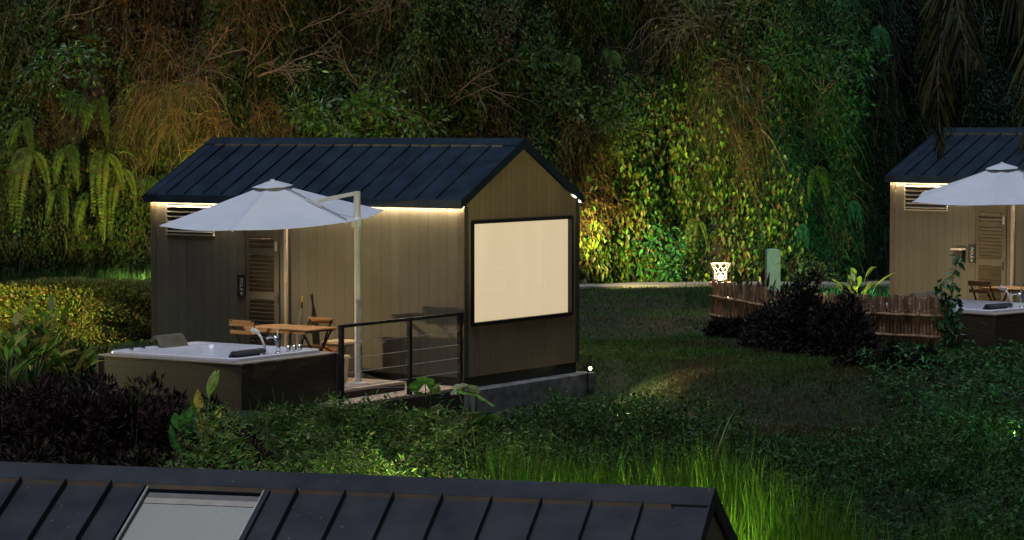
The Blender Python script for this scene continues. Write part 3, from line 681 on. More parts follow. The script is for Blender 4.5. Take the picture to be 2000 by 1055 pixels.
# ---------------------------------------------------------------- green utility pillar
up_ = at(1509,600,49.0); uz = float(ground_z(up_.x,up_.y))
t = empty('utility_pillar', (up_.x,up_.y,uz), .1, 'pale green rounded utility pillar behind the bamboo fence', 'utility box')
b = MB(); prof = []; hw, hh, r = .135, at(1509,486,49.0).z-uz, .07
for a0,cx_,cz0 in ((0,hw-r,hh-r),(90,-hw+r,hh-r)):
    for i in range(7): a = R(a0+15*i); prof.append((cx_+r*math.cos(a), cz0+r*math.sin(a)))
prof += [(-hw,-.1),(hw,-.1)]; n = len(prof)
b.add([(x,-.09,z) for x,z in prof]+[(x,.09,z) for x,z in prof], [tuple(range(n))[::-1], tuple(range(n,2*n))]+[(i,(i+1)%n,(i+1)%n+n,i+n) for i in range(n)])
b.build('pillar_body', M['green_paint'], t, .01)
MB().box(-.10,.10,-.097,-.0905,.12,hh-.16).build('pillar_door', M['green_paint'], t, .004)
# ---------------------------------------------------------------- vegetation
def U(a,b,n): return rng.uniform(a,b,n)
def cliff_pts(n, x0, x1, z0, z1, thresh=.35, off=.35):
    x = U(x0,x1,n); z = U(z0,z1,n)
    nz = fbm(x*1.3+11, z*.55, 4, 4); keep = nz > thresh+rng.normal(0,.05,n)
    x, z, nz = x[keep], z[keep], nz[keep]
    y = cliff_y(x,z)-(nz-thresh)*off*3*rng.random(len(x))**.5-.02
    return np.stack([x,y,z],1), nz
def leaf_dirs(n, down=1.0, out=.6, lat=.6):
    return nrm(np.stack([rng.normal(0,lat,n), -np.abs(rng.normal(out,.35,n)), -down+rng.normal(0,.45,n)],1))
def leaf_norms(n): return nrm(np.stack([rng.normal(0,.5,n), -1+rng.normal(0,.4,n), .7+rng.normal(0,.5,n)],1))
# small climbing leaves all over
cv = FO()
P, nz = cliff_pts(230000, -13, 16, -.1, 8.6, .27, .42)
Pb, nb = cliff_pts(36000, -13, 16, -.1, 8.6, -1, .02); P = np.concatenate([P,Pb]); n = len(P); zone = fbm(P[:,0]*.6, P[:,2]*.5+4, 3, 6)
C = vary((.052,.095,.016), n, .18, .4); yg = np.exp(-((P[:,0]-3)/3)**2-((P[:,2]-1.5)/2.6)**2) > rng.random(n); C[yg] = vary((.085,.14,.016), yg.sum(), .2, .4)  # yg: spotlight wash painted in as brighter yellow green leaves
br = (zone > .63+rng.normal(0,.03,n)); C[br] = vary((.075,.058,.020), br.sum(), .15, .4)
te = P[:,0]+(fbm(P[:,0]*.5,P[:,2]*.6,3,7)-.5)*5 > 5.8+rng.normal(0,.7,n); C[te] = vary((.022,.085,.030), te.sum(), .15, .4)  # te: part of the green light painted in as deeper green leaves
dk = P[:,0] > 8.0; C[dk] = vary((.010,.030,.014), dk.sum(), .15, .4)  # dk: shade of the recess painted in as darker leaves
ye = (rng.random(n) < .05)&~dk; C[ye] = vary((.16,.15,.03), ye.sum(), .15, .3)
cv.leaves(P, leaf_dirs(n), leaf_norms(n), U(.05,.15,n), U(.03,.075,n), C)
# thin stems between the leaves
P, nz = cliff_pts(9000, -13, 16, .3, 8.8, .30, .5); n = len(P)
cv.ribbons(P, np.stack([rng.normal(0,.35,n),-.25*np.ones(n),-np.ones(n)],1), U(.3,1.1,n), U(.006,.014,n), vary((.09,.07,.04),n,.1,.4), U(-.1,.4,n), 5, 'flat', wig=.08)
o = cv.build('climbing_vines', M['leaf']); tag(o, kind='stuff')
# broad hanging leaves lit yellow on the right of the middle cabin
bl = FO()
P1,_ = cliff_pts(5200, .6, 6.6, .2, 6, .30, .75); P2,_ = cliff_pts(500, -1, 7.6, 1.5, 8, .35, .7); P = np.concatenate([P1,P2]); P = P[rng.random(len(P)) < np.clip(1.25-((P[:,0]-3.3)/2.6)**2*.8-(np.clip(P[:,2]-1.2,0,9)/3.2)**2*.9+(fbm(P[:,0]*.9,P[:,2]*.9,3,1)-.5)*1.6,.03,1)]; n = len(P)
C = vary((.13,.20,.020), n, .2, .4); C[rng.random(n)<.12] = (.22,.12,.03)
bl.leaves(P+[0,-.12,0], leaf_dirs(n,1.2,.3,.3), leaf_norms(n), U(.07,.19,n), U(.04,.10,n), C, .15)
tag(bl.build('broad_leaf_climber', M['gloss_leaf']), kind='stuff')
# dry hanging grass
dg = FO()
def dry(x0,x1,z0,z1,n,L0,L1,c,dn=1.0):
    x = U(x0,x1,n); z = U(z0,z1,n); k = fbm(x*1.1+40, z*.8, 3, 5) > .46; x, z = x[k], z[k]; n = len(x)
    P = np.stack([x, cliff_y(x,z)-.35-.35*rng.random(n), z],1)
    D = np.stack([rng.normal(0,.55,n), -.6-.4*rng.random(n), .35+rng.normal(0,.5,n)],1)
    dg.ribbons(P, D, U(L0,L1,n), U(.008,.018,n), vary(c,n,.12,.45), U(.8,1.5,n)*dn, 6, 'blade', wig=.05)
dry(-7.9,-4.4,3.6,8,3600,.5,1.2,(.16,.088,.035)); dry(-7.7,-6.0,3.2,4.6,1400,.6,1.2,(.26,.17,.055)); dry(-11,-8.4,4.5,8,600,.4,.9,(.10,.07,.03))
dry(-4.5,2.5,4.5,8.2,800,.4,1.2,(.09,.065,.03)); dry(4.3,5.6,2.6,5.2,900,.6,1.3,(.14,.10,.04)); dry(1,2.6,1.6,4.0,900,.3,.7,(.15,.09,.03)); dry(6,10,1,8,1200,.5,1,(.03,.07,.03))
dry(-8.0,-6.4,2.9,4.6,900,.5,1.0,(.10,.16,.03))
tag(dg.build('dry_hanging_grass', M['dry']), kind='stuff')
# ferns
def fern_mesh(fr, L, c, down, yellow=0):
    """a plant of arching fronds, each rachis with pinnae on both sides; built round the origin facing -y"""
    f = FO()
    for i in range(fr):
        a = rng.uniform(-.85,.85); l = L*rng.uniform(.6,1.1); fc = rng.uniform(.55,1.2)
        d = np.array([math.sin(a), -math.cos(a)*.55, rng.uniform(-.5,.25)]); d /= np.linalg.norm(d)
        K = 27; t = np.linspace(.06,1,K)[:,None]; ctr = d*l*t*(1-.45*t)+np.array([0,0,-1.])*l*down*t**2
        tan = np.gradient(ctr,axis=0); tan = nrm(tan); sd = nrm(np.cross(tan,[0,-1,.35]))
        w = l*.17*np.sin(np.pi*(t[:,0]*.93+.05))**.6*(1.15-t[:,0]*.6)
        for s in (-1,1): f.leaves(ctr, sd*s+tan*.35+[0,0,-.25], np.tile([0,-1,.4],(K,1))+rng.normal(0,.15,(K,3)), w*rng.uniform(.9,1.1,K), l*.056, vary(c,K,.1,.15)*fc, .1)
        seg = np.diff(ctr,axis=0); f.ribbons(ctr[:-1], seg, np.linalg.norm(seg,axis=1), .008, np.tile([.10,.08,.03],(K-1,1)), 0, 1, 'flat')
    return f
fproto = [fern_mesh(5,.85,(.09,.15,.018),.85).build('fern', M['leaf']), fern_mesh(7,.6,(.06,.12,.025),.7).build('fern', M['leaf']), fern_mesh(4,1.05,(.12,.17,.02),1.05).build('fern', M['leaf']), fern_mesh(5,.8,(.02,.12,.05),.85).build('fern', M['leaf'])]
def fern_at(px, py, k, s, label, used=set()):
    d = 55.
    for _ in range(6): p = at(px,py,d); d = float(cliff_y(p.x,p.z))-.55
    p = at(px,py,d)
    o = fproto[k] if k not in used else fproto[k].copy()
    if k in used: col.objects.link(o)
    used.add(k); o.location = p; o.scale = (s,)*3; o.rotation_euler = (0,0,rng.uniform(-.3,.3)); tag(o, label, 'fern', 'ferns hanging on the cliff')
for (px,py,k,s,lb) in [(60,295,2,1.1,'long yellow green fern frond plant left of all others on the cliff'),(128,290,0,.9,'fern beside the long yellow green fern on the left cliff'),(205,300,2,1.0,'broad bright fern fronds left of the middle cabin roof'),(238,330,2,.9,'bright fern hanging nearest the middle cabin eave'),(175,375,0,1.1,'arching fern below the broad bright fern fronds'),(285,345,1,1.0,'dark arching fern right beside the middle cabin eave'),
    (140,185,1,1.0,'dim fern high on the left cliff beside hanging roots'),(195,195,0,1.0,'dim arching fern under the dry grass on the left'),(45,235,0,.9,'pale curled fern high at the left edge'),(205,435,1,.7,'small fern low on the cliff left of the cabin'),(110,370,0,.8,'drooping fern over dark gap on the left cliff'),
    (1705,55,3,1.2,'dark green fern high beside the palm fronds'),(1190,100,1,.9,'dim fern high above the gable of the middle cabin'),(1590,330,0,.9,'fern hanging right of the yellow lit climbers'),(1560,440,3,.8,'low fern above the green utility pillar'),(1120,110,1,.8,'dim fern above the roof end of the middle cabin'),(1360,430,2,.7,'bright yellow fern low on the lit cliff behind the lantern'),(1660,395,3,.9,'green fern at the dark right edge of the lit cliff')]:
    fern_at(px,py,k,s,lb)
# leafy shrubs standing out of the cliff
def shrub(px, py, s, c, label, L=(.10,.2), n=420, mk='gloss_leaf', d=None, name='cliff_shrub', cat='shrub', group='leafy shrubs on the cliff', sq=1):
    if d is None:
        d = 55.
        for _ in range(6): p = at(px,py,d); d = float(cliff_y(p.x,p.z))-.35
    p = at(px,py,d); t = empty(name, p, 0, label, cat, group)
    f = FO(); K = 9; cl = rng.normal(0,1,(K,3))*[.42*s,.25*s,.3*s*sq]+[0,-.3*s,.1]
    idx = rng.integers(0,K,n); P = cl[idx]+rng.normal(0,.13*s,(n,3))
    D = nrm(P-cl[idx]+rng.normal(0,.08,(n,3))+[0,-.05,-.06]); f.leaves(P, D, leaf_norms(n), U(L[0],L[1],n), U(L[0]*.35,L[1]*.42,n), vary(c,n,.12,.35), .2)
    f.build('foliage', M[mk], t)
    b = MB()
    for q in cl: b.tube([(0,.3,-.25*s),(q*.5+[0,.1,-.05]).tolist(),q.tolist()], [.016,.011,.005], 5)
    b.build('branch', M['bark'], t); return t
shrub(610,225,1.0,(.07,.15,.018),'green leafy shrub above the middle cabin roof, left one of the pair')
shrub(745,195,1.3,(.065,.14,.018),'green leafy shrub on bare stems above the ridge, right one of the pair',n=620)
shrub(690,240,.8,(.07,.15,.018),'small leafy sprig between the pair of shrubs above the ridge')
shrub(90,140,1.1,(.04,.10,.018),'dark green leafy shrub high at the left edge')
shrub(1190,240,1.3,(.07,.11,.018),'leafy shrub right of the gable peak of the middle cabin',n=700,mk='leaf')
shrub(1430,190,.9,(.05,.10,.02),'sprig of pale leaves high over the lantern',(.14,.26),110)
shrub(1010,110,1.4,(.035,.08,.015),'dim dark shrub high above the right half of the middle roof',n=600,mk='leaf')
shrub(1610,150,1.5,(.03,.09,.015),'deep green shrub high on the green lit part of the cliff',n=700,mk='leaf')
shrub(1280,480,.8,(.035,.15,.035),'emerald green climber clump on the yellow lit cliff',(.1,.2),300)
shrub(1300,540,.7,(.035,.14,.03),'emerald clump at the foot of the yellow lit cliff',(.1,.2),240)
# bare branches
def bare(px, py, spread, n, label, c='bark', up=.2):
    d = 55.
    for _ in range(6): p = at(px,py,d); d = float(cliff_y(p.x,p.z))-.5
    p = at(px,py,d); t = empty('bare_branch', p, 0, label, 'branch', 'bare branches on the cliff')
    b = MB()
    def grow(q, dr, l, r, dep):
        pts = [q]; rs = [r]
        for i in range(7):
            dr = (dr+Vector((random.gauss(0,.16),random.gauss(0,.08),random.gauss(0,.14)-.05))).normalized(); q = q+dr*l/7; pts.append(q); rs.append(r*(1-.08*(i+1)))
            if dep and random.random() < .55: grow(q, (dr+Vector((random.gauss(0,.7),random.gauss(0,.25),random.gauss(0,.6)))).normalized(), l*random.uniform(.4,.7), r*.55, dep-1)
        b.tube(pts, rs, 5)
    for i in range(n):
        a = random.uniform(-1.3,1.3); grow(Vector((random.uniform(-.3,.3),.2,0)), Vector((math.sin(a),-.25,math.cos(a)*.8+up)).normalized(), spread*random.uniform(.6,1.1), .016, 2)
    b.build('twigs', M[c], t); return t
M['pale_twig'] = plain('pale_twig', (.15,.11,.07), .8, var=.3)
for a in ((690,235,1.7,4,'bare forked stems rising above the middle of the cabin roof'),(760,60,1.6,6,'fan of dry stems high above the middle cabin'),(870,210,1.5,3,'long arching bare stem right of the leafy sprigs'),(1400,60,1.6,6,'tangle of bare twigs high over the lantern'),(1500,30,1.2,4,'bare twigs right of the tangle over the lantern'),(480,150,1.3,4,'brown bare stems in the dry grass over the left roof'),(330,200,1.3,4,'brown arching stem hanging left of the cabin roof'),(90,60,1.4,3,'thin bare stem at the top left corner'),(560,60,1.3,5,'bare stems near the top above the dry grass')):
    bare(a[0],a[1],a[2],a[3],a[4],'pale_twig')
# ---------------------------------------------------------------- lawn and ground cover
def gpts(n, x0,x1,y0,y1): 
    x = U(x0,x1,n); y = U(y0,y1,n); return x, y
def inview(x,y,m=.2): return np.abs(x/y) < .215
def avoid(x,y):
    k = np.ones(len(x),bool)
    for O,A in ((O1,A1),(O2,A2)):
        X = (x-O.x)*math.cos(A)-(y-O.y)*math.sin(A); Y = (x-O.x)*math.sin(A)+(y-O.y)*math.cos(A)
        k &= ~((X>-CL-.1)&(X<.2)&(Y>-.05)&(Y<CW+.15)); k &= ~((X>-4.95)&(X<.05)&(Y>-3.0)&(Y<0)); k &= ~((X>-2.85)&(X<-.33)&(Y>-4.7)&(Y<-2.5))
    return k
def blades(f, n, x0,x1,y0,y1, h, w, c, lean=.35, droop=.3, mask=None, segs=2, c2=None, pn=.5, val=.22):
    x,y = gpts(n,x0,x1,y0,y1); k = inview(x,y)&avoid(x,y)
    if mask is not None: k &= mask(x,y)
    x,y = x[k],y[k]; n = len(x)
    if n == 0: return
    D = np.stack([rng.normal(0,lean,n),rng.normal(0,lean,n),np.ones(n)],1)
    C = vary(c,n,.12,val)*(.6+.8*fbm(x*2.3,y*2.3,3,4))[:,None]
    if c2 is not None: b = fbm(x*.7+5,y*.7,3,2)+rng.normal(0,.09,n) > pn; C[b] = vary(c2,b.sum(),.12,val)
    f.ribbons(np.stack([x,y,ground_z(x,y)-.01],1), D, U(h*.5,h,n), U(w*.6,w,n), C, U(0,droop,n), segs, 'blade')
lawn = FO()
blades(lawn, 75000, -9,10,38,57.5, .10,.022, (.050,.110,.013), c2=(.072,.064,.022), pn=.58, segs=2, lean=.45)
blades(lawn, 120000, .8,8.5,32.5,44, .09,.013, (.046,.100,.013), c2=(.078,.064,.024), pn=.60, lean=.5)
blades(lawn, 60000, -2,9,26,39, .16,.016, (.030,.060,.015), c2=(.06,.05,.02), pn=.6, lean=.6, droop=.6)
o = lawn.build('lawn_grass', M['leaf']); tag(o, kind='stuff')
tall = FO()
blades(tall, 19000, -.6,4.9,25.2,31.5, 1.30,.019, (.14,.29,.022), lean=.16, droop=.35, segs=4, mask=lambda x,y: (x > -.1+rng.normal(0,.25,len(x)))&(x < 2.6+1.8*(31.5-y)/6.3+rng.normal(0,.2,len(x))))
blades(tall, 5200, 4.2,7,24.5,29.5, .70,.016, (.065,.17,.02), lean=.2, droop=.4, segs=4, mask=lambda x,y: x > 4.7+.5*rng.normal(0,.4,len(x)))
tag(tall.build('tall_grass', M['leaf']), kind='stuff')
# strip of tall dark grass at the cliff foot
tg = FO()
blades(tg, 9000, -12,-5.2,49.5,51.5, .85,.02, (.03,.085,.02), lean=.12, droop=.25, segs=3)
blades(tg, 3500, -11,-7.8,44,48, .9,.022, (.05,.11,.025), lean=.12, droop=.25, segs=3)
blades(tg, 1500, 3.5,9,49,53, .5,.02, (.03,.09,.03), lean=.2, droop=.3, segs=3)
tag(tg.build('cliff_foot_grass', M['leaf']), kind='stuff')
# leafy weeds on the bank
def weeds(f, n, x0,x1,y0,y1, h, L, c, mask=None, c2=None, asp=.42, thresh=.0, up=.5):
    x,y = gpts(n,x0,x1,y0,y1); k = inview(x,y)&avoid(x,y)
    if mask is not None: k &= mask(x,y)
    nn = .6*fbm(x*1.1,y*1.1,2,5)+.4*fbm(x*3.1,y*3.1,2,1); k &= nn > thresh; x,y,nn = x[k],y[k],nn[k]; n = len(x)
    hh = h*np.clip((nn-.30)*3.2,.12,1.5)*np.clip(.42+(crest(x)-y)/3.4,.42,1)*np.clip(rng.random(n)**.6,0,1)
    D = nrm(np.stack([rng.normal(0,1,n),rng.normal(-.3,1,n),rng.normal(up,.5,n)],1)); N = nrm(np.stack([rng.normal(0,.4,n),rng.normal(-.3,.4,n),np.ones(n)],1))
    C = vary(c,n,.14,.45)*(.55+.9*fbm(x*.8+2,y*.8,2,7))[:,None]
    if c2 is not None: b = rng.random(n) < .15; C[b] = vary(c2,b.sum(),.1,.3)
    f.leaves(np.stack([x,y,ground_z(x,y)+hh],1), D, N, U(L*.5,L*1.2,n), U(L*.5,L*1.2,n)*asp, C, .2)
bk = FO()
weeds(bk, 30000, -1.3,4,31,38.2, .42, .10, (.028,.068,.012), mask=lambda x,y: (y < crest(x)-.5-1.3*np.clip(x-1.0,0,3)+rng.normal(0,.3,len(x)))&~((x>-1.0)&(y>36.6+.9*(x+.3)+.1)))
weeds(bk, 26000, 3.0,9,28.5,39.2, .40, .10, (.024,.068,.014), mask=lambda x,y: y < crest(x)-3.2+rng.normal(0,.4,len(x)), thresh=.42)
weeds(bk, 9000, 5.3,9,31,39.5, .7, .11, (.030,.095,.025), mask=lambda x,y: x > 5.2+.28*(38-y)+rng.normal(0,.3,len(x)))
tag(bk.build('bank_weeds', M['leaf']), kind='stuff')
bs = FO()
weeds(bs, 52000, -3.9,.5,26.5,34.2, .80, .10, (.085,.155,.022), c2=(.20,.19,.08), asp=.30, mask=lambda x,y: (y < crest(x)-.25)&(x > -3.5-.12*(34-y)+rng.normal(0,.25,len(x))), thresh=.38)
weeds(bs, 9000, -3.9,.5,26.5,34.2, .22, .08, (.04,.08,.02), mask=lambda x,y: (y < crest(x)-.25)&(x > -3.5-.12*(34-y)))
blades(bs, 9000, -3.6,.9,27,35.5, .62,.016, (.09,.16,.025), lean=.45, droop=.6, segs=4, mask=lambda x,y: y < crest(x)-.2)
tag(bs.build('roadside_weeds', M['leaf']), kind='stuff')
# green tufts on the right bank
def tuft(px, py, d, h, n, c, label, w=.02, sp=.25):
    p = at(px,py,d); z = float(ground_z(p.x,p.y)); f = FO(); P = np.stack([rng.normal(0,sp,n),rng.normal(0,sp,n),np.zeros(n)],1)
    f.ribbons(P, np.stack([rng.normal(0,.3,n),rng.normal(0,.3,n),np.ones(n)],1), U(h*.5,h,n), w, vary(c,n,.1,.3), U(.1,.6,n), 4, 'blade')
    o = f.build('grass_tuft', M['leaf']); o.location = (p.x,p.y,z); return tag(o, label, 'grass tuft', 'grass tufts on the right bank')
tuft(1900,700,36,.8,420,(.07,.16,.03),'bright grass tuft below the right hand hot tub')
tuft(1960,790,34,.8,420,(.06,.16,.03),'grass tuft at the right edge under the hot tub')
tuft(1830,860,32.5,.7,300,(.03,.10,.02),'dark grass tuft low on the right bank')
tuft(1390,800,34,1.5,7,(.16,.17,.06),'single tall seed stalk on the dark bank',.022,.06)
tuft(1700,740,35.5,1.0,10,(.10,.12,.04),'thin stalks on the brown slope below the fence',.018,.1)
# ---------------------------------------------------------------- hedges and bushes
def bush(name, c, size, n, L, colr, label, cat, mk='purple', group=None, box=False, asp=.4, rz=0, c2=None, K=44):
    """leaves gathered in clumps on stems (or, for a clipped hedge, over a rounded block); c = base centre on the ground"""
    f = FO(); sx,sy,sz = size
    if box:
        u = rng.random((n,3))*2-1; ax = rng.integers(0,3,n); sg = np.where(rng.random(n)<.5,-1,1); u[np.arange(n),ax] = sg*(1-np.abs(rng.normal(0,.07,n)))
        u = u/np.maximum(1,(np.sum(np.abs(u)**8,1)**(1/8)))[:,None]
        lump = .90+.16*fbm(u[:,0]*3+8, u[:,1]*3+u[:,2]*3+8, 3, 3)[:,None]
        P = u*lump*[sx,sy,sz]; P[:,2] = P[:,2]*.5+sz*.5; cen = np.zeros_like(P)+[0,0,sz*.4]; cl = None
    else:
        cl = nrm(rng.normal(0,1,(K,3)))*(rng.random((K,1))**.45); cl[:,2] = np.abs(cl[:,2])*rng.uniform(.6,1.12,K); cl = cl*[sx,sy,sz]*.92
        r = rng.uniform(.13,.26,K)*min(1.15,sz+.15); idx = rng.integers(0,K,n); cen = cl[idx]
        P = cen+nrm(rng.normal(0,1,(n,3)))*(r[idx]*rng.random(n)**.4)[:,None]*[1,1,1.2]
    k = P[:,2] > -.12; P = P[k]; cen = cen[k]; n = len(P)
    C = vary(colr,n,.15,.45)
    if c2 is not None: b = rng.random(n) < .25; C[b] = vary(c2,b.sum(),.12,.3)
    D = nrm(nrm(P-cen)+[0,0,.35]+rng.normal(0,.5,(n,3))); f.leaves(P, D, leaf_norms(n), U(L*.5,L*1.3,n), U(L*.5,L*1.2,n)*asp, C, .2)
    t = empty(name, c, rz, label, cat, group); f.build('foliage', M[mk], t)
    b = MB()
    for q in (cl[:12] if cl is not None else [np.array([random.uniform(-.7,.7)*sx,random.uniform(-.7,.7)*sy,sz*.8]) for _ in range(7)]):
        q = Vector(q); b.tube([(q.x*.2,q.y*.2,-.1),(q.x*.6,q.y*.6,q.z*.5),q], [.02,.014,.006], 5)
    b.build('stem', M['bark'], t); return t
def gz(x,y): return float(ground_z(x,y))
PUR = (.018,.010,.009)
for i,(px,d,sx,sy,sz,lb) in enumerate([(40,31.8,1.1,.9,1.1,'dark purple leaved bush at the left edge below the flowering plants'),(160,31.8,1.0,.9,1.15,'dark purple leaved bush under the left corner of the hot tub'),(275,31.6,1.0,.9,1.0,'dark purple leaved bush before the timber side of the hot tub'),(385,31.3,.85,.9,.85,'dark purple leaved bush nearest the front corner of the hot tub'),(60,29.3,1.1,.9,.85,'low dark bush above the grey roof ridge at far left'),(210,29.2,1.1,.9,.8,'low dark bush above the skylight of the nearest roof'),(350,29.2,.9,.8,.7,'low dark bush left of the green weeds above the nearest roof'),(440,31.3,.6,.7,.55,'small dark purple bush right below the front corner of the hot tub')]):
    p = at(px,800,d); bush('purple_bush', (p.x,p.y,gz(p.x,p.y)-.05), (sx*1.12,sy*1.1,sz*1.05), 8000, .12, PUR, lb, 'bush', 'purple', 'dark purple bushes', asp=.32, c2=(.050,.050,.020) if d < 30 else (.045,.022,.02))
for (px,d,sx,sy,sz,lb) in [(1560,41.5,.62,.6,1.35,'big dark bush before the middle of the bamboo fence, left half'),(1640,40.9,.52,.6,1.05,'big dark bush before the middle of the bamboo fence, right half'),(1500,42.6,.4,.4,.75,'low dark bush before the left part of the bamboo fence'),(1740,39.2,.9,.45,.34,'low dark bush at the foot of the right part of the fence'),(1425,44.0,.35,.35,.4,'low dark shrub below the lantern post')]:
    p = at(px,650,d); bush('dark_bush', (p.x,p.y,gz(p.x,p.y)-.05), (sx,sy,sz), 5200, .11, (.012,.012,.009), lb, 'bush', 'purple', 'dark bushes at the bamboo fence', asp=.4, c2=(.022,.013,.013))
# clipped hedge at the left
hp = at(120,600,40.6); hc = Vector((hp.x,hp.y,0))
bush('clipped_hedge', (-7.35,43.45,gz(-7.3,43.4)-.05), (1.6,1.35,.92), 32000, .075, (.10,.14,.020), 'clipped hedge glowing yellow where the spotlight meets its left side', 'hedge', 'leaf', box=True, asp=.5, rz=-A1, c2=(.17,.105,.03))
# ---------------------------------------------------------------- broad leaved plants
def broad(name, px, py, d, n, L, Wd, c, label, cat, h=.5, lean=.5, mk='gloss_leaf', group=None, droop=.35, c2=None, base=None):
    p = at(px,py,d); z = gz(p.x,p.y) if base is None else base
    t = empty(name, (p.x,p.y,z), 0, label, cat, group)
    for i in range(n):
        a = random.uniform(0,2*math.pi); hh = h*random.uniform(.5,1.1); r = hh*lean*random.uniform(.3,1)
        tip = Vector((math.cos(a)*r, math.sin(a)*r, hh)); MB().tube([(0,0,-.05),(tip.x*.4,tip.y*.4,hh*.55),tip], [.012,.009,.006], 5).build('stem', M['green_stem'], t)
        f = FO(); dr = np.array([[math.cos(a)*lean*1.1, math.sin(a)*lean*1.1, random.uniform(.4,1.1)]]); cc = c if (c2 is None or random.random() > .35) else c2
        sd = np.cross(dr, [[math.cos(a),math.sin(a),.8]])
        for s,dz in ((1,.0),(-1,.0)):
            pass
        l = L*random.uniform(.7,1.15); w = Wd*random.uniform(.8,1.1)
        side = nrm(sd)+rng.normal(0,.15,(1,3))
        f.ribbons(np.array([tip[:]]), dr, l, w, vary(cc,1,.08,.2), droop*random.uniform(.4,1.3), 8, 'leaf', side=side)
        f.build('leaf', M[mk], t)
    return t
M['green_stem'] = plain('green_stem', (.07,.10,.03), .5)
for a in [(25,36.0,8,.55,.13,'leafy heliconia clump at the left edge',1.15),(95,36.5,7,.5,.11,'heliconia with pale orange tips before the clipped hedge',1.15),(60,34.2,7,.55,.14,'heliconia clump with yellow leaves, low at the left edge',.95),(140,34.6,5,.6,.15,'heliconia with a dark green drooping leaf before the hedge',.65),(10,33.5,6,.5,.13,'heliconia clump low in the left corner',1.0)]:
    broad('heliconia', a[0], 650, a[1], a[2]*4, a[3]*.8, a[4]*.85, (.12,.22,.018), a[5], 'plant', a[6]*.8, .6, mk='leaf', group='broad leaved plants at the left edge', c2=(.30,.26,.05))
p = at(70,700,36.9); bush('garden_shrub', (p.x,p.y,gz(p.x,p.y)-.05), (1.3,.9,.8), 7000, .13, (.10,.15,.02), 'yellow green leafy shrub at the left edge among the heliconias', 'shrub', 'leaf', c2=(.22,.14,.05))
broad('canna_lily', 262, 720, 31.2, 3, .34,.10, (.14,.24,.03), 'single light green upright leaf before the tub casing', 'plant', 1.15, .08, group='canna lilies before the hot tub', droop=.1)
broad('canna_lily', 392, 720, 30.9, 6, .42,.12, (.15,.24,.03), 'canna lily with a yellow leaf before the tub casing', 'plant', 1.0, .25, group='canna lilies before the hot tub', c2=(.5,.36,.05), droop=.15)
broad('canna_lily', 352, 780, 30.6, 7, .36,.14, (.06,.18,.03), 'dark green broad leaved canna lily low before the tub', 'plant', .72, .25, group='canna lilies before the hot tub', droop=.15)
broad('canna_lily', 290, 790, 30.4, 4, .22,.07, (.16,.18,.03), 'small yellow green canna lily among the purple bushes', 'plant', .45, .4, group='canna lilies before the hot tub')
broad('spider_lily', 1675, 560, 43.6, 18, .5,.095, (.26,.36,.05), 'fan of bright yellow green leaves right of the big dark bush', 'plant', .88, .45, group='lit plants behind the bamboo fence', droop=.5)
broad('spider_lily', 1560, 540, 43.9, 6, .5,.10, (.16,.30,.04), 'pale green drooping leaf above the big dark bush', 'plant', 1.05, .4, group='lit plants behind the bamboo fence', droop=.6)
broad('cordyline', 1493, 540, 44.9, 14, .36,.05, (.10,.025,.03), 'dark red cordyline in front of the green utility pillar', 'plant', .85, .25, group='cordylines behind the fence', droop=.3)
broad('cordyline', 1565, 520, 44.0, 14, .36,.05, (.09,.03,.035), 'dark red cordyline above the big dark bush', 'plant', 1.05, .3, group='cordylines behind the fence', droop=.3)
broad('banana_sprout', 1450, 570, 45.4, 3, .5,.16, (.05,.12,.03), 'broad green leaf standing between lantern and utility pillar', 'plant', .65, .2, droop=.1)
broad('spider_lily', 1868, 640, 40.6, 9, .5,.06, (.09,.16,.03), 'strappy green plant at the end of the bamboo fence', 'plant', .3, .7, group='lit plants behind the bamboo fence', droop=.7)
shrub(1600,538,.55,(.20,.22,.05),'pale lit leaves over the big dark bush',(.05,.09),160,'leaf',42.0,'lit_shrub','shrub','lit plants behind the bamboo fence')
# sapling before the right cabin
sp_ = at(1850,640,40.2); t = empty('sapling', (sp_.x,sp_.y,gz(sp_.x,sp_.y)), 0, 'slender green sapling rising before the right hand cabin wall', 'sapling')
b = MB(); f = FO()
for (x,l,w) in ((0,1.42,.25),(-.12,1.0,-.10),(.10,.8,.22)):
    pts = [Vector((x*.3+w*(k/7)**1.5*.6+.02*math.sin(k), .05*math.sin(k*1.3), l*k/7)) for k in range(8)]; b.tube(pts, [.016-.0018*k for k in range(8)], 6)
    for k in range(1,8):
        m = 8; q = np.array(pts[k][:])+rng.normal(0,.05,(m,3)); f.leaves(q, rng.normal(0,1,(m,3))+[0,0,-.2], leaf_norms(m), U(.09,.2,m), U(.045,.09,m), vary((.035,.12,.03),m,.1,.25), .2)
b.build('trunk', M['bark'], t); f.build('foliage', M['gloss_leaf'], t)
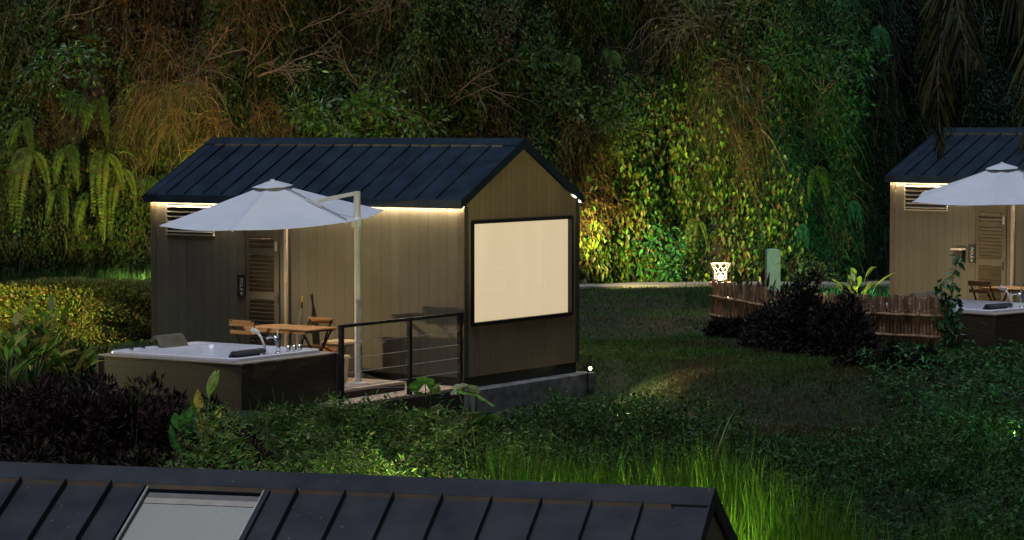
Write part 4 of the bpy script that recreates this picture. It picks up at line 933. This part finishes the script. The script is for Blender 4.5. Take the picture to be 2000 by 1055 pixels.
# lobed leaved plants by the railing
def lobed(px, py, d, leaves, label, c=(.10,.24,.03)):
    p = at(px,py,d); z = gz(p.x,p.y); t = empty('lobed_leaf_plant', (p.x,p.y,z), 0, label, 'plant', 'big lobed leaf plants by the railing')
    for (dx,dz,s,tw,pale) in leaves:
        tip = Vector((dx, random.uniform(-.15,.05), dz-z)); MB().tube([(0,0,-.05),(dx*.35,0,(dz-z)*.6),tip], [.014,.010,.006], 6).build('stem', M['green_stem'], t)
        K = 5; vs = [(0,0,0)]; fs = []
        R0 = s*1.5
        m = 40
        for i in range(m+1):
            a = R(-150)+R(300)*i/m; lob = .55+.45*abs(math.cos(a*1.5))**.7; ser = 1+.06*math.sin(i*3.1)
            r = R0*lob*ser; vs.append((r*math.sin(a), r*math.cos(a), -.25*r*r/R0+.03*math.sin(a*7)*R0))
        fs = [(0,i+1,i+2) for i in range(m)]
        o = MB().add(vs,fs).build('leaf', M['lobe_pale'] if pale else M['lobe'], t); o.location = tip
        o.rotation_euler = (R(25+random.uniform(-15,25)), R(random.uniform(-25,25)), R(180+tw))
    return t
M['lobe'] = plain('lobed_leaf_green', (.14,.34,.045), .4, var=.3, scale=14); M['lobe_pale'] = plain('lobed_leaf_pale', (.34,.38,.17), .45, var=.4, scale=14)
for mm in ('lobe','lobe_pale'):
    n_, l_ = M[mm].node_tree.nodes, M[mm].node_tree.links; b_ = n_['Principled BSDF']; s_ = b_.inputs['Base Color'].links[0].from_socket
    tr = n_.new('ShaderNodeBsdfTranslucent'); l_.new(s_, tr.inputs[0]); mx = n_.new('ShaderNodeMixShader'); mx.inputs[0].default_value = .3
    l_.new(b_.outputs[0], mx.inputs[1]); l_.new(tr.outputs[0], mx.inputs[2]); l_.new(mx.outputs[0], n_['Material Output'].inputs[0])
def H(py,d): return at(1000,py,d).z
lobed(835,800,33.8,[(-.03,H(748,33.8),.15,0,0),(.06,H(758,33.8),.10,60,1),(.0,H(800,33.8),.16,30,1),(-.08,H(765,33.8),.09,-40,0)],'lobed leaf plant standing up before the railing, left one')
lobed(925,820,33.5,[(-.08,H(757,33.5),.13,20,1),(.05,H(768,33.5),.19,-60,0),(.0,H(812,33.5),.14,10,1),(.12,H(815,33.5),.15,80,0),(-.22,H(755,33.5),.10,100,1)],'lobed leaf plant before the concrete plinth, right one')
# ---------------------------------------------------------------- coconut palm, only its drooping fronds in the picture
pb = Vector((5.6,22.5,0)); gzp = gz(pb.x,pb.y)
t = empty('coconut_palm', (pb.x,pb.y,gzp), 0, 'coconut palm whose drooping fronds hang into the top right corner', 'palm tree')
ctop = 7.3-gzp
MB().tube([(0,0,-.2),(.15,0,1.5),(.1,.05,4),(-.02,0,ctop-.6),(-.05,0,ctop)], [.22,.17,.14,.13,.10], 14).build('trunk', M['palm_bark'], t)
def frond(pts, L, n=70, c=(.10,.10,.025)):
    pts = np.array(pts,float); f = FO(); tt = np.linspace(0,len(pts)-1,n); i = np.clip(tt.astype(int),0,len(pts)-2); fr = (tt-i)[:,None]
    # Catmull-Rom through the points
    P = np.vstack([2*pts[0]-pts[1],pts,2*pts[-1]-pts[-2]]); a,b_,c_,d_ = P[i],P[i+1],P[i+2],P[i+3]
    ctr = .5*((2*b_)+(-a+c_)*fr+(2*a-5*b_+4*c_-d_)*fr**2+(-a+3*b_-3*c_+d_)*fr**3)
    tan = nrm(np.gradient(ctr,axis=0)); s = np.linspace(0,1,n)
    sd = nrm(np.cross(tan,[0,-1,.25])); ll = L*np.sin(np.pi*np.clip(s*.85+.13,0,1))**.7
    for sg in (-1,1):
        f.ribbons(ctr+rng.normal(0,.01,(n,3)), sd*sg*rng.uniform(.35,.75,(n,1))+tan*.9+rng.normal(0,.10,(n,3)), ll*rng.uniform(.75,1.1,n), .026, vary(c,n,.12,.35), U(.45,.9,n), 5, 'leaf')
    mid = ctr[::6]
    st = MB().tube([tuple(p) for p in mid], [max(.006,.026*(1-k/len(mid))) for k in range(len(mid))], 6)
    fo = f.build('frond', M['dry_leaf'], t); st.build('rachis', M['palm_bark'], fo); return fo
M['dry_leaf'] = leafmat('palm_leaflet', .45, .2, .4)
def lp_(px,py,d): p = at(px,py,d); return (p.x-pb.x, p.y-pb.y, p.z-gzp)
o0 = (-.05,0,ctop)
frond([o0, lp_(1960,-190,22), lp_(1870,-90,21.6), lp_(1842,40,21.4), lp_(1832,160,21.3), lp_(1838,300,21.2)], .36, 90, (.055,.052,.012))
frond([o0, lp_(1990,-200,21.5), lp_(1900,-140,21), lp_(1868,-30,20.8), lp_(1880,60,20.7), lp_(1905,120,20.6)], .42, 60, (.04,.04,.012))
frond([o0, lp_(2050,-150,22), lp_(2040,0,21.8), lp_(2030,120,21.7), lp_(2030,240,21.6), lp_(2018,330,21.5)], .40, 70, (.07,.06,.015))
frond([o0, lp_(2020,-220,21), lp_(1960,-150,20.5), lp_(1985,-70,20.2), lp_(2010,0,20.1), lp_(2040,60,20)], .45, 50, (.05,.05,.015))
for k in range(8):
    a = R(-60+38*k); frond([o0,(math.cos(a)*1.1,math.sin(a)*1.1,ctop+.7),(math.cos(a)*2.1,math.sin(a)*2.1,ctop+.6),(math.cos(a)*2.9,math.sin(a)*2.9,ctop-.3)], .55, 34, (.06,.11,.025))
# ---------------------------------------------------------------- stones by the plinth
for (px,py,d,s,lb) in ((1170,752,39.0,.07,'pale stone lit by the small spotlight at the plinth corner'),(1350,770,36.0,.09,'dull stone lying on the slope below the lawn')):
    p = at(px,py,d); m = MB(); 
    for i in range(7):
        th = math.pi*i/6
        for j in range(10):
            ph = 2*math.pi*j/10; q = s*(1+.25*math.sin(3*ph+i)+random.uniform(-.08,.08)); m.v.append((q*math.sin(th)*math.cos(ph)*1.3, q*math.sin(th)*math.sin(ph), q*.6*math.cos(th)))
    for i in range(6):
        for j in range(10): m.f.append((i*10+j,(i+1)*10+j,(i+1)*10+(j+1)%10,i*10+(j+1)%10))
    o = m.build('stone', M['concrete']); o.location = (p.x,p.y,gz(p.x,p.y)+.02); tag(o, lb, 'stone')
# ---------------------------------------------------------------- the garden spotlights
# one at the plinth corner, seen in the picture
a = at(1148,720,39.7); az = gz(a.x,a.y)
garden_spot((a.x,a.y,az), at(1300,765,38.2), 150, (1.0,.82,.36), 116, 'small yellow spotlight shining at the plinth corner of the middle cabin', 1.0, max(.1,a.z-az))
# off to the left, throws the table's shadow along the wall
L1 = Vector((O1.x-8.2*math.cos(A1)-4.1*math.sin(A1), O1.y+8.2*math.sin(A1)-4.1*math.cos(A1), 0))
L2 = Vector((-9.0,38.7,gz(-9.0,38.7)))
L3 = Vector((-10.0,36.4,gz(-10.0,36.4)))
garden_spot((L1.x,L1.y,.0), O1+Vector((-.5,.3,.7)), 620, (1.0,.74,.38), 37, 'garden spotlight left of the clipped hedge aimed at the deck', 1.0)
garden_spot(L3, (-7.2,35.9,.4), 170, (1.0,.88,.42), 50, 'unseen spotlight added at far left to brighten the heliconia clumps')  # extra lamp out of view, added to brighten the plants
garden_spot(L2, (-8.0,42,.45), 1000, (1.0,.80,.30), 62, 'garden spotlight at far left aimed at the clipped hedge')
gspot(965,26.2,735,1180,29.5, 1700, (1.0,.93,.58), 62, 'unseen spotlight added behind the nearest roof ridge to brighten the weeds', .9, .75)  # added lamp hidden by the ridge, fills in light on the weeds
gspot(1230,24.6,1275,1330,29.5, 3600, (.88,1.0,.38), 74, 'unseen spotlight added behind the nearest roof ridge to brighten the tall grass', .9, .75)  # second hidden lamp, added to lift the tall grass
# washing the cliff
gspot(1098,53.9,1350,440,57, 950, (1.0,.88,.36), 78, 'unseen spotlight added behind the middle cabin to wash the cliff yellow', .8, .5)  # added lamp hidden by the cabin, gives the cliff its yellow wash
gspot(330,49.0,200,330,51.5, 420, (1.0,.84,.36), 110, 'spotlight behind the left end of the middle cabin aimed at the ferns', .8)
gspot(560,50.0,470,100,52.5, 145, (1.0,.66,.34), 100, 'spotlight behind the middle cabin aimed up at the dry grass', .8)
gspot(850,51.0,800,180,54, 140, (1.0,.84,.42), 110, 'spotlight behind the middle cabin aimed at the leafy shrubs', .8)
gspot(1640,49.0,1680,330,56, 340, GRN, 90, 'green spotlight behind the bamboo fence washing the cliff', .8)
gspot(1585,45.5,1505,500,49, 16, (.55,1.0,.65), 80, 'small green spotlight by the utility pillar', .8)
gspot(1690,42.6,1650,540,43.5, 26, (1.0,.9,.38), 120, 'small spotlight under the bright leaves behind the fence', .8)
gspot(1702,44.8,1800,470,47.5, 120, (1.0,.80,.48), 120, 'spotlight behind the fence aimed at the right hand cabin wall', .8)
gspot(1990,34.5,1900,700,37, 7, (.9,1.0,.5), 120, 'small spotlight in the grass tufts at the right edge', .9)
